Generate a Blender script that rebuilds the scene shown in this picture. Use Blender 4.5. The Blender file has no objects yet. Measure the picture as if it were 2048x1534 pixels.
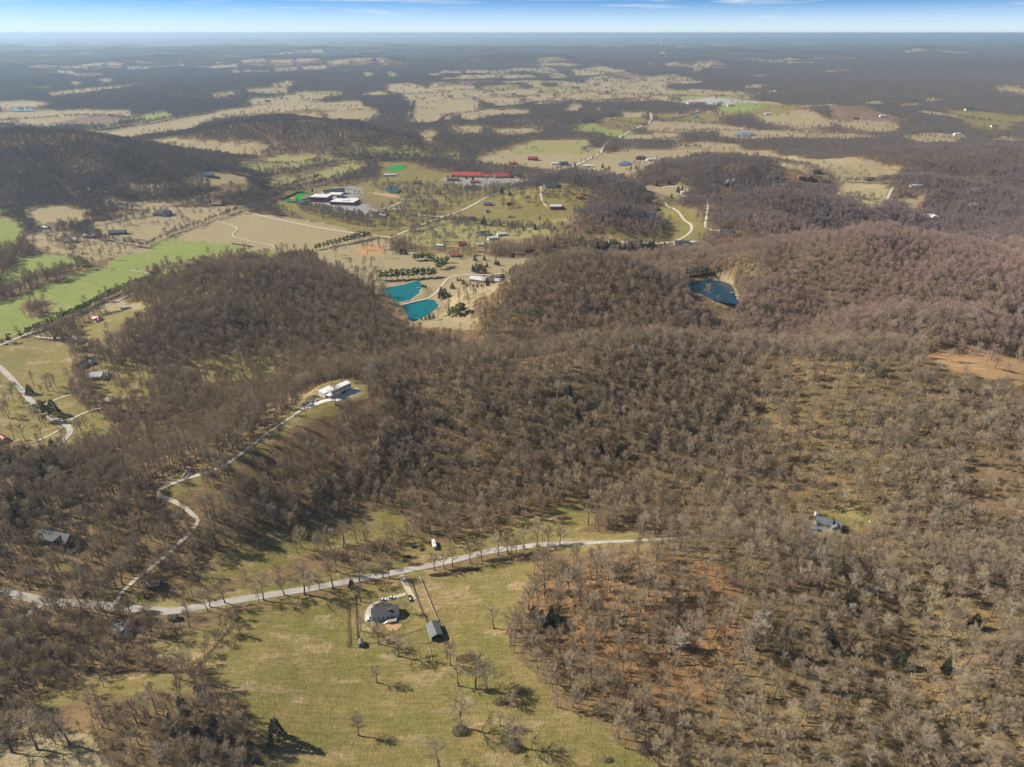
import bpy, math, random
import numpy as np
from mathutils import Vector, Matrix

# ------------------------------------------------------------------ camera, sky, sun, exposure
SC = bpy.context.scene
COL = SC.collection
W0, H0, F0 = 2048.0, 1534.0, 1365.0          # photo size and focal length in photo pixels
CAM_H, PITCH = 350.0, math.radians(27.2)
SUN_DIR = Vector((-0.972, 0.235, 0.0)).normalized()   # horizontal heading to the sun
SUN_EL = math.radians(36)
CP, SP = math.cos(PITCH), math.sin(PITCH)

cam_data = bpy.data.cameras.new('camera')
cam_data.sensor_fit = 'HORIZONTAL'
cam_data.sensor_width = 36.0
cam_data.lens = 36.0 * F0 / W0
cam_data.clip_start = 1.0
cam_data.clip_end = 300000.0
cam = bpy.data.objects.new('camera', cam_data)
cam.location = (0, 0, CAM_H)
cam.rotation_euler = (math.radians(90) - PITCH, 0, 0)
COL.objects.link(cam)
SC.camera = cam

world = bpy.data.worlds.new('World')
SC.world = world
world.use_nodes = True
wn, wl = world.node_tree.nodes, world.node_tree.links
wn.clear()
w_out = wn.new('ShaderNodeOutputWorld'); w_bg = wn.new('ShaderNodeBackground')
w_sky = wn.new('ShaderNodeTexSky'); w_sky.sky_type = 'NISHITA'; w_sky.sun_disc = False
w_sky.sun_elevation = SUN_EL
w_sky.sun_rotation = math.atan2(SUN_DIR.x, SUN_DIR.y) % (2 * math.pi)
w_sky.altitude = 300; w_sky.air_density = 1.0; w_sky.dust_density = 0.6; w_sky.ozone_density = 2.2
w_tc = wn.new('ShaderNodeTexCoord')
w_sep = wn.new('ShaderNodeSeparateXYZ'); wl.new(w_tc.outputs['Generated'], w_sep.inputs[0])
w_mul = wn.new('ShaderNodeMath'); w_mul.operation = 'MULTIPLY_ADD'
wl.new(w_sep.outputs['Z'], w_mul.inputs[0]); w_mul.inputs[1].default_value = 7.0; w_mul.inputs[2].default_value = 0.03
w_com = wn.new('ShaderNodeCombineXYZ')
wl.new(w_sep.outputs['X'], w_com.inputs[0]); wl.new(w_sep.outputs['Y'], w_com.inputs[1]); wl.new(w_mul.outputs[0], w_com.inputs[2])
w_nrm = wn.new('ShaderNodeVectorMath'); w_nrm.operation = 'NORMALIZE'; wl.new(w_com.outputs[0], w_nrm.inputs[0])
wl.new(w_nrm.outputs[0], w_sky.inputs[0])
# thin cirrus streaks
w_map = wn.new('ShaderNodeMapping'); w_map.inputs['Scale'].default_value = (3.0, 3.0, 62.0); w_map.inputs['Rotation'].default_value = (0, 0.045, 0)
wl.new(w_tc.outputs['Generated'], w_map.inputs[0])
w_noi = wn.new('ShaderNodeTexNoise'); w_noi.inputs['Scale'].default_value = 1.9; w_noi.inputs['Detail'].default_value = 9; w_noi.inputs['Roughness'].default_value = 0.62
w_noi.inputs['Distortion'].default_value = 0.9
wl.new(w_map.outputs[0], w_noi.inputs['Vector'])
w_rmp = wn.new('ShaderNodeMapRange'); w_rmp.inputs[1].default_value = 0.46; w_rmp.inputs[2].default_value = 0.72; w_rmp.inputs[3].default_value = 0.0; w_rmp.inputs[4].default_value = 0.82
wl.new(w_noi.outputs[0], w_rmp.inputs[0])
# milky veil hugging the horizon
w_hz = wn.new('ShaderNodeMapRange'); w_hz.inputs[1].default_value = 0.0; w_hz.inputs[2].default_value = 0.042; w_hz.inputs[3].default_value = 0.8; w_hz.inputs[4].default_value = 0.0
w_hz.interpolation_type = 'SMOOTHSTEP'
wl.new(w_sep.outputs['Z'], w_hz.inputs[0])
w_mx = wn.new('ShaderNodeMath'); w_mx.operation = 'MAXIMUM'
wl.new(w_rmp.outputs[0], w_mx.inputs[0]); wl.new(w_hz.outputs[0], w_mx.inputs[1])
w_mix = wn.new('ShaderNodeMix'); w_mix.data_type = 'RGBA'
w_tint = wn.new('ShaderNodeMix'); w_tint.data_type = 'RGBA'; w_tint.blend_type = 'MULTIPLY'; w_tint.inputs['Factor'].default_value = 1
wl.new(w_sky.outputs[0], w_tint.inputs['A']); w_tint.inputs['B'].default_value = (.70, 1.12, 1.36, 1)
wl.new(w_mx.outputs[0], w_mix.inputs['Factor']); wl.new(w_tint.outputs['Result'], w_mix.inputs['A']); w_mix.inputs['B'].default_value = (6.3, 7.1, 7.7, 1)
# a clear winter sky is deepest overhead
w_ov = wn.new('ShaderNodeMapRange'); w_ov.inputs[1].default_value = 0.07; w_ov.inputs[2].default_value = 0.40; w_ov.inputs[3].default_value = 1.06; w_ov.inputs[4].default_value = 0.42
wl.new(w_sep.outputs['Z'], w_ov.inputs[0])
w_vm = wn.new('ShaderNodeVectorMath'); w_vm.operation = 'SCALE'; wl.new(w_mix.outputs['Result'], w_vm.inputs[0]); wl.new(w_ov.outputs[0], w_vm.inputs['Scale'])
wl.new(w_vm.outputs[0], w_bg.inputs[0])
w_bg.inputs[1].default_value = 0.075
wl.new(w_bg.outputs[0], w_out.inputs[0])

sun_data = bpy.data.lights.new('sun', 'SUN')
sun_data.energy = 5.0; sun_data.angle = math.radians(0.53); sun_data.color = (1.0, 0.93, 0.83)
sun = bpy.data.objects.new('sun', sun_data)
sd = Vector((SUN_DIR.x * math.cos(SUN_EL), SUN_DIR.y * math.cos(SUN_EL), math.sin(SUN_EL)))
sun.rotation_euler = sd.to_track_quat('Z', 'Y').to_euler()
sun.location = sd * 2000
COL.objects.link(sun)

SC.view_settings.view_transform = 'Standard'; SC.view_settings.look = 'None'
SC.view_settings.exposure = 0.66; SC.view_settings.gamma = 1.0
SC.render.engine = 'CYCLES'; SC.render.filter_size = 1.15
cy = SC.cycles
cy.max_bounces = 3; cy.diffuse_bounces = 2; cy.glossy_bounces = 2; cy.transmission_bounces = 2; cy.volume_bounces = 0
cy.transparent_max_bounces = 4; cy.use_denoising = True; cy.use_adaptive_sampling = True; cy.adaptive_threshold = 0.02
cy.caustics_reflective = False; cy.caustics_refractive = False

# ------------------------------------------------------------------ numpy noise, projection
def hsh(i, j, s):
    v = np.sin(i * 127.1 + j * 311.7 + s * 74.7) * 43758.5453
    return v - np.floor(v)
def vnoise(x, y, s=0):
    i, j = np.floor(x), np.floor(y); fx, fy = x - i, y - j
    fx = fx * fx * (3 - 2 * fx); fy = fy * fy * (3 - 2 * fy)
    return (hsh(i, j, s) * (1 - fx) + hsh(i + 1, j, s) * fx) * (1 - fy) + (hsh(i, j + 1, s) * (1 - fx) + hsh(i + 1, j + 1, s) * fx) * fy
def fbm(x, y, s=0, o=4):
    r = 0; a = 0.5; t = 0
    for k in range(o):
        r = r + a * vnoise(x, y, s + k); t += a; x = x * 2.03 + 17.1; y = y * 2.03 + 9.7; a *= 0.5
    return r / t
def sstep(a, b, x):
    t = np.clip((x - a) / (b - a), 0, 1); return t * t * (3 - 2 * t)
def pdir(u, v):
    x = (np.asarray(u, float) - W0 / 2) / F0; y = -(np.asarray(v, float) - H0 / 2) / F0
    return x, CP + y * SP, -SP + y * CP
def bpz(u, v, z):
    dx, dy, dz = pdir(u, v); t = (CAM_H - z) / -dz
    return dx * t, dy * t
def to_px(x, y, z):
    d = y * CP + (CAM_H - z) * SP; yy = y * SP - (CAM_H - z) * CP
    return W0 / 2 + F0 * x / d, H0 / 2 - F0 * yy / d, d

# ------------------------------------------------------------------ terrain
# crest: photo column, photo row, height, half-width across, half-width along the view
HILLS = [(500,546,50,105,60),(610,600,30,75,60),(385,610,34,80,62),(270,650,16,50,60),
 (660,800,46,75,55),(790,762,48,85,58),(940,748,52,90,62),(1100,735,56,95,66),(1280,712,60,100,72),(560,855,40,55,52),(450,915,37,55,52),(360,965,26,55,52),(230,990,22,75,60),(90,960,24,80,70),
 (1180,530,72,105,66),(1300,622,30,70,48),(1030,590,30,60,60),(1230,640,26,60,50),
 (1740,476,88,200,92),(1960,540,66,150,85),(1600,560,40,100,60),(1850,640,48,90,60),(1900,725,72,150,80),(1700,755,50,120,85),(1500,730,48,110,75),(2040,880,52,110,95),(1800,880,40,100,80),
 (1500,1140,40,80,48),(1370,1150,30,60,48),(1640,1190,34,60,52),(1330,1280,16,70,45),(1600,1290,32,52,42),(1700,1420,26,40,40),(1995,1180,34,60,70),(2060,1360,34,48,60),(330,1440,8,45,30),
 (50,268,112,320,160),(230,312,76,220,110),(390,355,34,120,70),
 (570,238,92,280,130),(710,262,70,180,100),(800,282,38,130,80),
 (1160,360,50,120,72),(1270,383,36,80,65),(1230,428,42,100,68),(1480,325,58,210,85),(1560,396,52,180,75),(1480,440,38,110,62),
 (1950,303,72,360,150),(1850,363,50,180,90),(1700,305,38,190,75),(1130,236,24,220,130),(950,250,16,130,90),(680,215,30,300,150),(1650,215,40,300,200)]
HC = []
for (u, v, a, sx, sy) in HILLS:
    x, y = bpz(u, v, a); HC.append((float(x), float(y), a, sx, sy))
PADS = []          # x, y, inner radius, outer radius, height
def hz0(x, y):
    x = np.asarray(x, float); y = np.asarray(y, float)
    s = np.zeros(np.broadcast(x, y).shape)
    for (cx, cy_, a, sx, sy) in HC:
        q = ((x - cx) / sx) ** 2 + ((y - cy_) / sy) ** 2
        m = q < 14
        if m.any():
            s[m] += (a * np.exp(-0.5 * q[m])) ** 4
    z = s ** .25
    z = z + (fbm(x / 90, y / 90, 5, 3) - 0.5) * 15 * sstep(0, 30, z) + (fbm(x / 160, y / 160, 8, 2) - 0.5) * 5
    far = sstep(2400, 5200, y); vfar = sstep(5000, 9000, y)
    n = fbm(x / 900 + 3.3, y / 1300, 11, 4); n2 = fbm(x / 2600 + 1.3, y / 3400, 21, 3)
    z = z + far * np.maximum(0, n - 0.45) * 190 * (0.45 + 0.75 * vfar) * (0.4 + 1.1 * n2)
    z = z + sstep(22000, 34000, y) * 10 * (fbm(x / 7000, y / 9000, 31, 2) - 0.5)
    return z
def hz(x, y):
    x = np.asarray(x, float); y = np.asarray(y, float)
    z = hz0(x, y)
    for (px, py, r0, r1, pz) in PADS:
        m = (np.abs(x - px) < r1) & (np.abs(y - py) < r1)
        if m.any():
            d = np.hypot(x - px, y - py)
            w = 1 - sstep(r0, r1, d)
            z = np.where(m, z * (1 - w) + pz * w, z)
    return z
TS = np.concatenate([np.arange(250, 1400, 6.0), np.geomspace(1400, 60000, 500)])
def P(u, v):
    """photo pixel -> first hit on the terrain (arrays or scalars)"""
    u = np.atleast_1d(np.asarray(u, float)); v = np.atleast_1d(np.asarray(v, float))
    dx, dy, dz = pdir(u, v)
    gap = CAM_H + dz[:, None] * TS - hz(dx[:, None] * TS, dy[:, None] * TS)
    hit = gap < 0; i = np.where(hit.any(1), hit.argmax(1), len(TS) - 1); i = np.maximum(i, 1)
    lo, hi = TS[i - 1], TS[i]
    for _ in range(14):
        mid = (lo + hi) / 2; below = CAM_H + dz * mid < hz(dx * mid, dy * mid)
        hi = np.where(below, mid, hi); lo = np.where(below, lo, mid)
    x, y = dx * hi, dy * hi
    return x, y, hz(x, y)
def P1(u, v):
    x, y, z = P(u, v); return Vector((float(x[0]), float(y[0]), float(z[0])))
def parse(s):
    a = [tuple(map(float, p.split(','))) for p in s.split()]
    return np.array(a)
def inpoly(x, y, poly):
    r = np.zeros(x.shape, bool)
    m = (x >= poly[:, 0].min()) & (x <= poly[:, 0].max()) & (y >= poly[:, 1].min()) & (y <= poly[:, 1].max())
    if not m.any(): return r
    xs, ys = x[m], y[m]; c = np.zeros(xs.shape, bool); n = len(poly)
    for i in range(n):
        x1, y1 = poly[i]; x2, y2 = poly[i - 1]
        if y1 == y2: continue
        c ^= ((y1 > ys) != (y2 > ys)) & (xs < (x2 - x1) * (ys - y1) / (y2 - y1) + x1)
    r[m] = c
    return r
def wpoly(s):
    a = parse(s) if isinstance(s, str) else s
    x, y, z = P(a[:, 0], a[:, 1]); return np.stack([x, y], 1)

# level ground under ponds and houses (photo column, row, inner radius, outer radius)
for (u, v, r0, r1, dzp) in [(800,585,34,52,0),(845,618,34,50,0),(1428,580,38,62,0),(678,782,20,34,1),(770,1226,18,34,0),(1652,1048,16,28,0),(975,555,34,60,0),(868,1262,9,20,0),(940,347,90,170,0),(680,395,90,170,0)]:
    p = P1(u, v); PADS.append((p.x, p.y, r0, r1, p.z + dzp))
PADS[1] = PADS[1][:4] + (PADS[0][4] - 0.6,)
# ------------------------------------------------------------------ land cover traced in the photo
LC = """
m:465,1245 560,1207 690,1182 830,1152 870,1150 960,1137 1060,1120 1075,1140 1050,1190 1030,1215 1015,1260 1035,1310 1075,1370 1120,1400 1150,1430 1190,1450 1240,1490 1290,1510 1320,1534 1340,1620 480,1620 520,1534 540,1490 505,1440 440,1380 400,1340 425,1300
m:295,1282 330,1262 380,1262 478,1232 430,1290 395,1330 330,1320 310,1300
m:200,1352 330,1348 400,1352 380,1378 250,1385 60,1415 10,1405
t:0,1490 80,1458 180,1470 215,1500 235,1540 230,1620 -60,1620 -60,1500
m:390,1160 440,1105 480,1080 580,1062 640,1045 700,1040 790,1018 802,1035 790,1070 690,1090 600,1118 500,1145 420,1168 395,1170
m:262,1185 350,1200 420,1195 560,1168 640,1155 720,1140 790,1120 800,1105 780,1090 830,1072 900,1085 1000,1068 1075,1030 1100,1015 1160,1005 1195,1000 1190,1040 1165,1062 1290,1066 1290,1084 1030,1100 910,1124 790,1148 640,1178 480,1204 350,1226 260,1218
l:265,1215 420,1205 560,1180 560,1200 410,1226 300,1232
o:1835,732 1870,700 1960,701 2048,716 2110,722 2110,770 2048,768 1990,764 1940,748
m:1622,1042 1640,1020 1715,1012 1745,1040 1705,1070 1660,1082 1620,1072
m:330,1000 325,965 420,935 520,870 600,800 640,770 690,762 722,770 732,790 690,802 600,850 520,905 420,960 345,1000
m:0,690 70,680 130,685 150,720 140,770 155,800 190,830 222,845 212,870 150,882 110,902 60,890 0,880 -60,870 -60,690
m:190,732 260,720 300,735 290,790 240,800 200,785
m:370,722 460,700 560,700 540,742 450,772 400,762
m:150,660 240,612 290,600 300,615 250,640 200,680
t:205,612 240,600 262,604 245,622 225,622
t:255,612 282,606 290,600 285,620
g:-60,620 0,605 116,562 191,536 260,543 318,550 297,562 239,583 191,606 126,634 51,666 0,682 -60,700
g:-60,590 0,569 20,545 44,518 82,509 113,512 150,524 123,535 68,545 34,559
g:222,531 253,511 294,495 335,480 362,475 470,487 506,497 533,504 526,512 489,504 342,524 284,543 226,533
g:301,547 400,533 383,545 342,552
f:42,610 60,600 95,600 108,612 95,624 75,636 58,632
t:362,475 427,451 492,432 513,429 600,441 715,462 742,473 725,480 690,487 640,495 560,503 545,500 506,497 470,487
t:650,497 684,487 718,480 787,487 794,511 828,500 841,514 889,511 903,517 947,511 975,517 1026,514 1074,514 1043,524 1026,541 1029,552 992,569 971,582 951,589 934,617 947,630 930,641 889,644 821,637 800,627 763,597 752,576 718,555 684,531 650,517
o:724,492 760,484 770,492 745,512 715,505
o:735,560 765,596 800,622 812,640 790,632 750,595
t:0,226 100,222 250,222 255,238 170,240 100,252 0,242
b:110,248 180,232 245,226 252,236 220,250
g:245,240 320,224 345,228 340,236
t:191,263 308,244 410,229 506,214 595,205 649,208 660,219 581,222 478,229 427,236 393,253 390,263 342,260 273,273 212,273
t:270,284 325,279 410,282 513,284 588,290 547,297 526,304 472,308 393,304 359,292 294,290
l:485,325 547,314 649,316 697,320 632,328 547,342 513,342 489,331
l:506,362 700,323 732,324 670,355 640,360 560,372
t:403,352 441,345 485,352 513,362 485,366 427,369 393,369 239,380 198,375 376,363
t:147,403 287,401 340,403 400,395 430,400 300,412 284,420 260,417 205,410
t:164,455 284,424 290,413 376,417 472,412 485,417 424,441 342,468 294,492 253,489 205,475 222,461
t:51,420 102,412 143,415 191,430 147,441 89,444 68,441
t:68,461 102,458 154,468 212,478 266,492 292,500 240,508 190,520 130,505 100,498 60,485
g:-60,438 0,439 20,441 48,455 34,478 20,489 0,491 -60,495
g:-60,412 25,413 0,424 -60,430
l:650,304 698,296 855,301 852,313 787,314 701,309
l:882,309 910,304 934,306 920,314 889,314
t:958,318 1077,282 1169,282 1176,294 1200,301 1193,308 1163,325 1135,335 1104,342 1009,328 968,325
l:1020,305 1077,284 1168,284 1174,295 1196,303 1150,306
g:1132,260 1159,249 1190,248 1228,260 1255,263 1255,270 1231,273 1190,262
t:824,208 869,202 944,202 957,205 944,222 903,229 903,236 862,244 824,239
t:821,191 903,181 889,195 828,205
t:770,171 821,167 841,178 889,174 869,186 814,188
t:985,205 1036,202 1046,208 992,212
t:923,229 964,220 1026,219 1063,224 1043,229 978,232 947,244
t:889,253 957,253 975,256 951,267 917,263
t:978,260 1057,255 1098,256 1046,268 992,267
t:835,268 860,262 880,270 850,285
t:1128,219 1142,208 1166,210 1156,222
t:1172,219 1200,214 1206,222
t:1195,238 1228,234 1216,246
m:1231,236 1275,236 1296,246 1279,253 1217,249
t:1240,226 1293,224 1297,233 1252,235
t:1306,243 1350,243 1450,249 1437,260 1350,263 1288,258
m:1310,228 1420,226 1450,240 1330,240
t:1265,270 1350,267 1362,275 1350,280 1231,280
t:1139,140 1197,133 1248,140 1275,147 1183,152 1146,150
t:1063,130 1163,128 1142,133 1074,133
m:1074,116 1128,117 1156,125 1080,126
t:1197,167 1327,164 1333,188 1238,185
t:1057,161 1083,162 1084,174 1064,176
t:1106,164 1156,167 1115,170
m:763,332 814,330 855,345 923,355 1026,369 1046,376 990,395 958,402 923,424 886,434 828,461 780,475 735,461 690,448 650,438 600,420 560,405 590,390 660,372 684,374 718,366 763,359
m:978,395 1012,390 1081,372 1176,386 1163,410 1128,441 1115,448 1115,455 1060,458 958,455 930,441 923,427 971,407
l:828,461 889,441 951,451 1111,458 1094,468 992,478 958,489 855,492 814,478
m:1122,470 1197,465 1300,475 1340,478 1320,486 1270,489 1140,482
t:1286,374 1350,372 1375,378 1360,400 1332,408 1300,388
m:1330,400 1350,400 1368,417 1399,438 1405,460 1382,475 1348,482 1320,470 1340,440 1310,425
t:1156,328 1183,314 1231,304 1265,297 1350,304 1378,296 1405,305 1350,316 1316,316 1299,335 1272,344 1204,346 1183,342
t:1348,294 1399,284 1468,289 1492,301 1533,301 1553,311 1540,318 1498,314 1468,304 1348,304
t:1440,263 1457,251 1519,260 1656,265 1758,270 1707,275 1587,273 1519,277 1450,272
t:1540,321 1587,311 1656,318 1758,328 1786,332 1789,359 1758,364 1690,362 1656,355 1604,342 1570,335
t:1666,390 1690,369 1724,367 1779,379 1772,396 1765,414 1741,414 1707,400
t:1676,246 1724,241 1775,244 1803,253 1775,263 1724,258 1683,253
t:1803,270 1861,267 1929,270 1912,284 1861,284 1820,277
m:1888,222 1963,224 2048,234 2035,246 1997,260 1946,253 1929,236
t:1519,239 1533,232 1570,234 1584,243 1553,246
r:1365,202 1416,195 1512,204 1492,211 1423,210 1369,208
g:1433,215 1485,205 1539,207 1546,212 1492,222 1450,226
m:1498,224 1553,209 1601,212 1570,226 1520,230
t:1375,188 1450,183 1533,185 1608,181 1553,187 1450,190
t:1481,174 1509,169 1536,171 1529,176
t:1843,198 1884,195 1884,200 1847,203
t:1724,207 1758,202 1765,208 1724,212
t:1795,208 1836,205 1840,208 1800,213
t:1790,395 1850,390 1850,410 1800,420
t:0,205 60,203 105,208 60,216 0,220
t:196,159 229,157 222,164 200,165
t:140,164 165,165 160,170 142,169
t:80,174 102,176 95,180 78,178
t:100,187 170,178 300,168 250,174 170,184 110,192
t:345,125 370,124 368,127 350,127
t:560,192 640,186 655,195 600,205 540,210
t:725,145 748,147 745,154 728,153
t:770,146 790,145 798,152 780,154
t:1370,135 1400,136 1425,139 1390,142
t:1412,90 1475,89 1470,92 1420,92
t:640,70 690,69 680,71 650,71
t:420,190 470,182 480,186 430,194
t:880,158 930,150 1000,152 960,158
t:540,170 572,162 590,168 560,175
t:1500,150 1540,149 1535,152 1508,153
k:598,395 640,402 655,388 690,385 715,405 760,425 735,430 690,422 640,410 600,402
w:642,385 700,370 720,378 715,398 690,395 660,390
w:895,357 960,352 1046,357 1050,362 1000,366 940,378 930,370 900,364
o:748,385 790,388 800,396 760,392
b:700,392 735,398 758,412 745,422 735,408 710,402
T:561,401 595,386 606,385 632,391 620,397 590,406 577,405
T:774,333 798,331 813,332 806,340 790,344 775,344
t:1366,566 1416,556 1449,554 1463,565 1471,582 1475,614 1461,616 1427,603 1406,592 1379,582
t:755,579 763,575 804,569 838,568 843,574 838,586 823,600 870,599 878,611 870,622 845,637 828,641 815,638 808,620 797,606 787,603 770,591
o:1153,473 1183,473 1210,475 1243,477 1240,484 1200,480 1155,478
"""
CLS = {'f': ((.25,.155,.078), (.12,.085,.048)), 'm': ((.150,.150,.036), (.30,.215,.092)), 'l': ((.235,.235,.075), (.34,.285,.125)), 'g': ((.20,.255,.06), (.275,.28,.088)),
       't': ((.37,.285,.165), (.30,.25,.13)), 'b': ((.24,.17,.12), (.19,.13,.09)), 'o': ((.43,.29,.15), (.46,.25,.11)), 'r': ((.45,.43,.40), (.3,.3,.28)), 'k': ((.26,.25,.24), (.32,.31,.29)),
       'w': ((.32,.30,.27), (.26,.24,.20)), 'T': ((.03,.26,.045), (.035,.24,.05))}
CK = list(CLS)
POLYS = []
for line in LC.strip().split('\n'):
    k, s = line.split(':'); w = wpoly(s); my = w[:, 1].mean()
    if k != 'T' and 1000 < my < 6500: w = (w - w.mean(0)) * 1.09 + w.mean(0)
    POLYS.append((CK.index(k), w))
def landcover(x, y, ragged=1.0):
    am = (2.0 + 0.0035 * y) * ragged
    n1 = fbm(x / 14, y / 14, 41, 2) - .5; n2 = fbm(x / 14, y / 14, 51, 2) - .5
    wx, wy = x + n1 * 4 * am, y + n2 * 4 * am
    c = np.zeros(x.shape, np.int8)
    # small clearings on the far plain
    wb = (fbm(x / 150, y / 150, 62, 2) - .5) * 110
    xr, yr = x * .94 + y * .34 + wb, -x * .34 + y * .94 + wb
    q = fbm(x / 1100, y / 1500, 61, 3); ctr = np.exp(-((x / y) / .26) ** 2) * (1 - sstep(8500, 13000, y))
    rc = hsh(np.floor(xr / 300), np.floor(yr / 390), 5); ok = (rc < 3.0 * (q - .545 + .12 * ctr)) & (y > 2500) & (y < 30000) & (np.abs(xr / 300 - np.floor(xr / 300) - .5) < .455) & (np.abs(yr / 390 - np.floor(yr / 390) - .5) < .44)
    kind = hsh(np.floor(xr / 300), np.floor(yr / 390), 9)
    c[ok] = np.where(kind > .86, CK.index('l'), np.where(kind > .80, CK.index('b'), CK.index('t')))[ok]
    for k, pl in POLYS:
        if k == CK.index('T'): m = inpoly(x, y, pl)
        else: m = inpoly(wx, wy, pl)
        c[m] = k
    return c

# ------------------------------------------------------------------ the terrain sheet
def make_mesh(name, v, f, mats, parent=None, smooth=False, matidx=None):
    me = bpy.data.meshes.new(name)
    v = np.asarray(v, np.float32); f = np.asarray(f, np.int32)
    me.vertices.add(len(v)); me.vertices.foreach_set('co', v.ravel())
    k = f.shape[1]
    me.loops.add(f.size); me.loops.foreach_set('vertex_index', f.ravel())
    me.polygons.add(len(f)); me.polygons.foreach_set('loop_start', np.arange(len(f), dtype=np.int32) * k)
    me.polygons.foreach_set('use_smooth', np.full(len(f), smooth))
    if matidx is not None: me.polygons.foreach_set('material_index', np.asarray(matidx, np.int32))
    for m in (mats if isinstance(mats, (list, tuple)) else [mats]): me.materials.append(m)
    me.update(calc_edges=True); me.validate()
    return me
def link(name, me, parent=None, loc=None):
    o = bpy.data.objects.new(name, me); COL.objects.link(o)
    if parent is not None: o.parent = parent
    if loc is not None: o.location = loc
    return o

def nodes(m): return m.node_tree.nodes, m.node_tree.links
def simple_mat(name, col, rough=0.8, var=0.15, scale=1.0, metal=0.0, col2=None):
    m = bpy.data.materials.new(name); m.use_nodes = True
    n, l = nodes(m); b = n['Principled BSDF']
    b.inputs['Roughness'].default_value = rough; b.inputs['Metallic'].default_value = metal
    tc = n.new('ShaderNodeTexCoord'); no = n.new('ShaderNodeTexNoise'); no.inputs['Scale'].default_value = scale; no.inputs['Detail'].default_value = 5
    l.new(tc.outputs['Object'], no.inputs['Vector'])
    mx = n.new('ShaderNodeMix'); mx.data_type = 'RGBA'
    c2 = col2 or tuple(min(1, c * (1 + var)) for c in col); c1 = col if col2 else tuple(c * (1 - var) for c in col)
    mx.inputs['A'].default_value = (*c1, 1); mx.inputs['B'].default_value = (*c2, 1)
    rp = n.new('ShaderNodeMapRange'); rp.inputs[1].default_value = .3; rp.inputs[2].default_value = .7
    l.new(no.outputs[0], rp.inputs[0]); l.new(rp.outputs[0], mx.inputs['Factor']); l.new(mx.outputs['Result'], b.inputs['Base Color'])
    return m

def ground_material():
    m = bpy.data.materials.new('ground_cover'); m.use_nodes = True
    n, l = nodes(m); b = n['Principled BSDF']; b.inputs['Roughness'].default_value = 0.95; b.inputs['Specular IOR Level'].default_value = 0.1
    a = n.new('ShaderNodeAttribute'); a.attribute_name = 'cover_a'
    c = n.new('ShaderNodeAttribute'); c.attribute_name = 'cover_b'
    ge = n.new('ShaderNodeNewGeometry')
    def noise(sc, det, rough=.6, stretch=None, dist=0):
        t = n.new('ShaderNodeTexNoise'); t.inputs['Scale'].default_value = sc; t.inputs['Detail'].default_value = det; t.inputs['Roughness'].default_value = rough; t.inputs['Distortion'].default_value = dist
        if stretch:
            mp = n.new('ShaderNodeMapping'); mp.inputs['Scale'].default_value = stretch[:3]; mp.inputs['Rotation'].default_value = (0, 0, stretch[3]); l.new(ge.outputs['Position'], mp.inputs[0]); l.new(mp.outputs[0], t.inputs['Vector'])
        else: l.new(ge.outputs['Position'], t.inputs['Vector'])
        return t.outputs[0]
    def rng(x, a0, a1, b0, b1):
        r = n.new('ShaderNodeMapRange'); r.inputs[1].default_value = a0; r.inputs[2].default_value = a1; r.inputs[3].default_value = b0; r.inputs[4].default_value = b1; l.new(x, r.inputs[0]); return r.outputs[0]
    def math2(op, x, y):
        r = n.new('ShaderNodeMath'); r.operation = op
        for i, q in enumerate((x, y)):
            if hasattr(q, 'links'): l.new(q, r.inputs[i])
            else: r.inputs[i].default_value = q
        return r.outputs[0]
    big = rng(noise(.028, 6, .65, None, .6), .35, .65, 0, 1)
    mid = rng(noise(.16, 5, .7, (1, .45, 1, .5), .4), .35, .68, 0, 1)
    tuft = rng(noise(.42, 4, .7, (1, .6, 1, .2), .8), .38, .64, 0, 1)
    fac = math2('ADD', math2('ADD', math2('MULTIPLY', big, .42), math2('MULTIPLY', mid, .33)), math2('MULTIPLY', tuft, .25))
    mx = n.new('ShaderNodeMix'); mx.data_type = 'RGBA'
    l.new(fac, mx.inputs['Factor']); l.new(a.outputs['Color'], mx.inputs['A']); l.new(c.outputs['Color'], mx.inputs['B'])
    fine = rng(noise(.9, 6, .75, (1.6, .5, 1, .9)), .26, .74, .42, 1.55)
    streak = rng(noise(.35, 3, .6, (.25, 2.2, 1, -.2)), .3, .7, .76, 1.2)
    k = math2('MULTIPLY', fine, streak)
    mu = n.new('ShaderNodeMix'); mu.data_type = 'RGBA'; mu.blend_type = 'MULTIPLY'; mu.inputs['Factor'].default_value = 1
    cb = n.new('ShaderNodeCombineXYZ')
    for i in range(3): l.new(k, cb.inputs[i])
    l.new(mx.outputs['Result'], mu.inputs['A']); l.new(cb.outputs[0], mu.inputs['B'])
    l.new(mu.outputs['Result'], b.inputs['Base Color'])
    bp = n.new('ShaderNodeBump'); bp.inputs['Strength'].default_value = .6; bp.inputs['Distance'].default_value = .5; l.new(fine, bp.inputs['Height']); l.new(bp.outputs[0], b.inputs['Normal'])
    return m
M_GROUND = ground_material()

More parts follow.
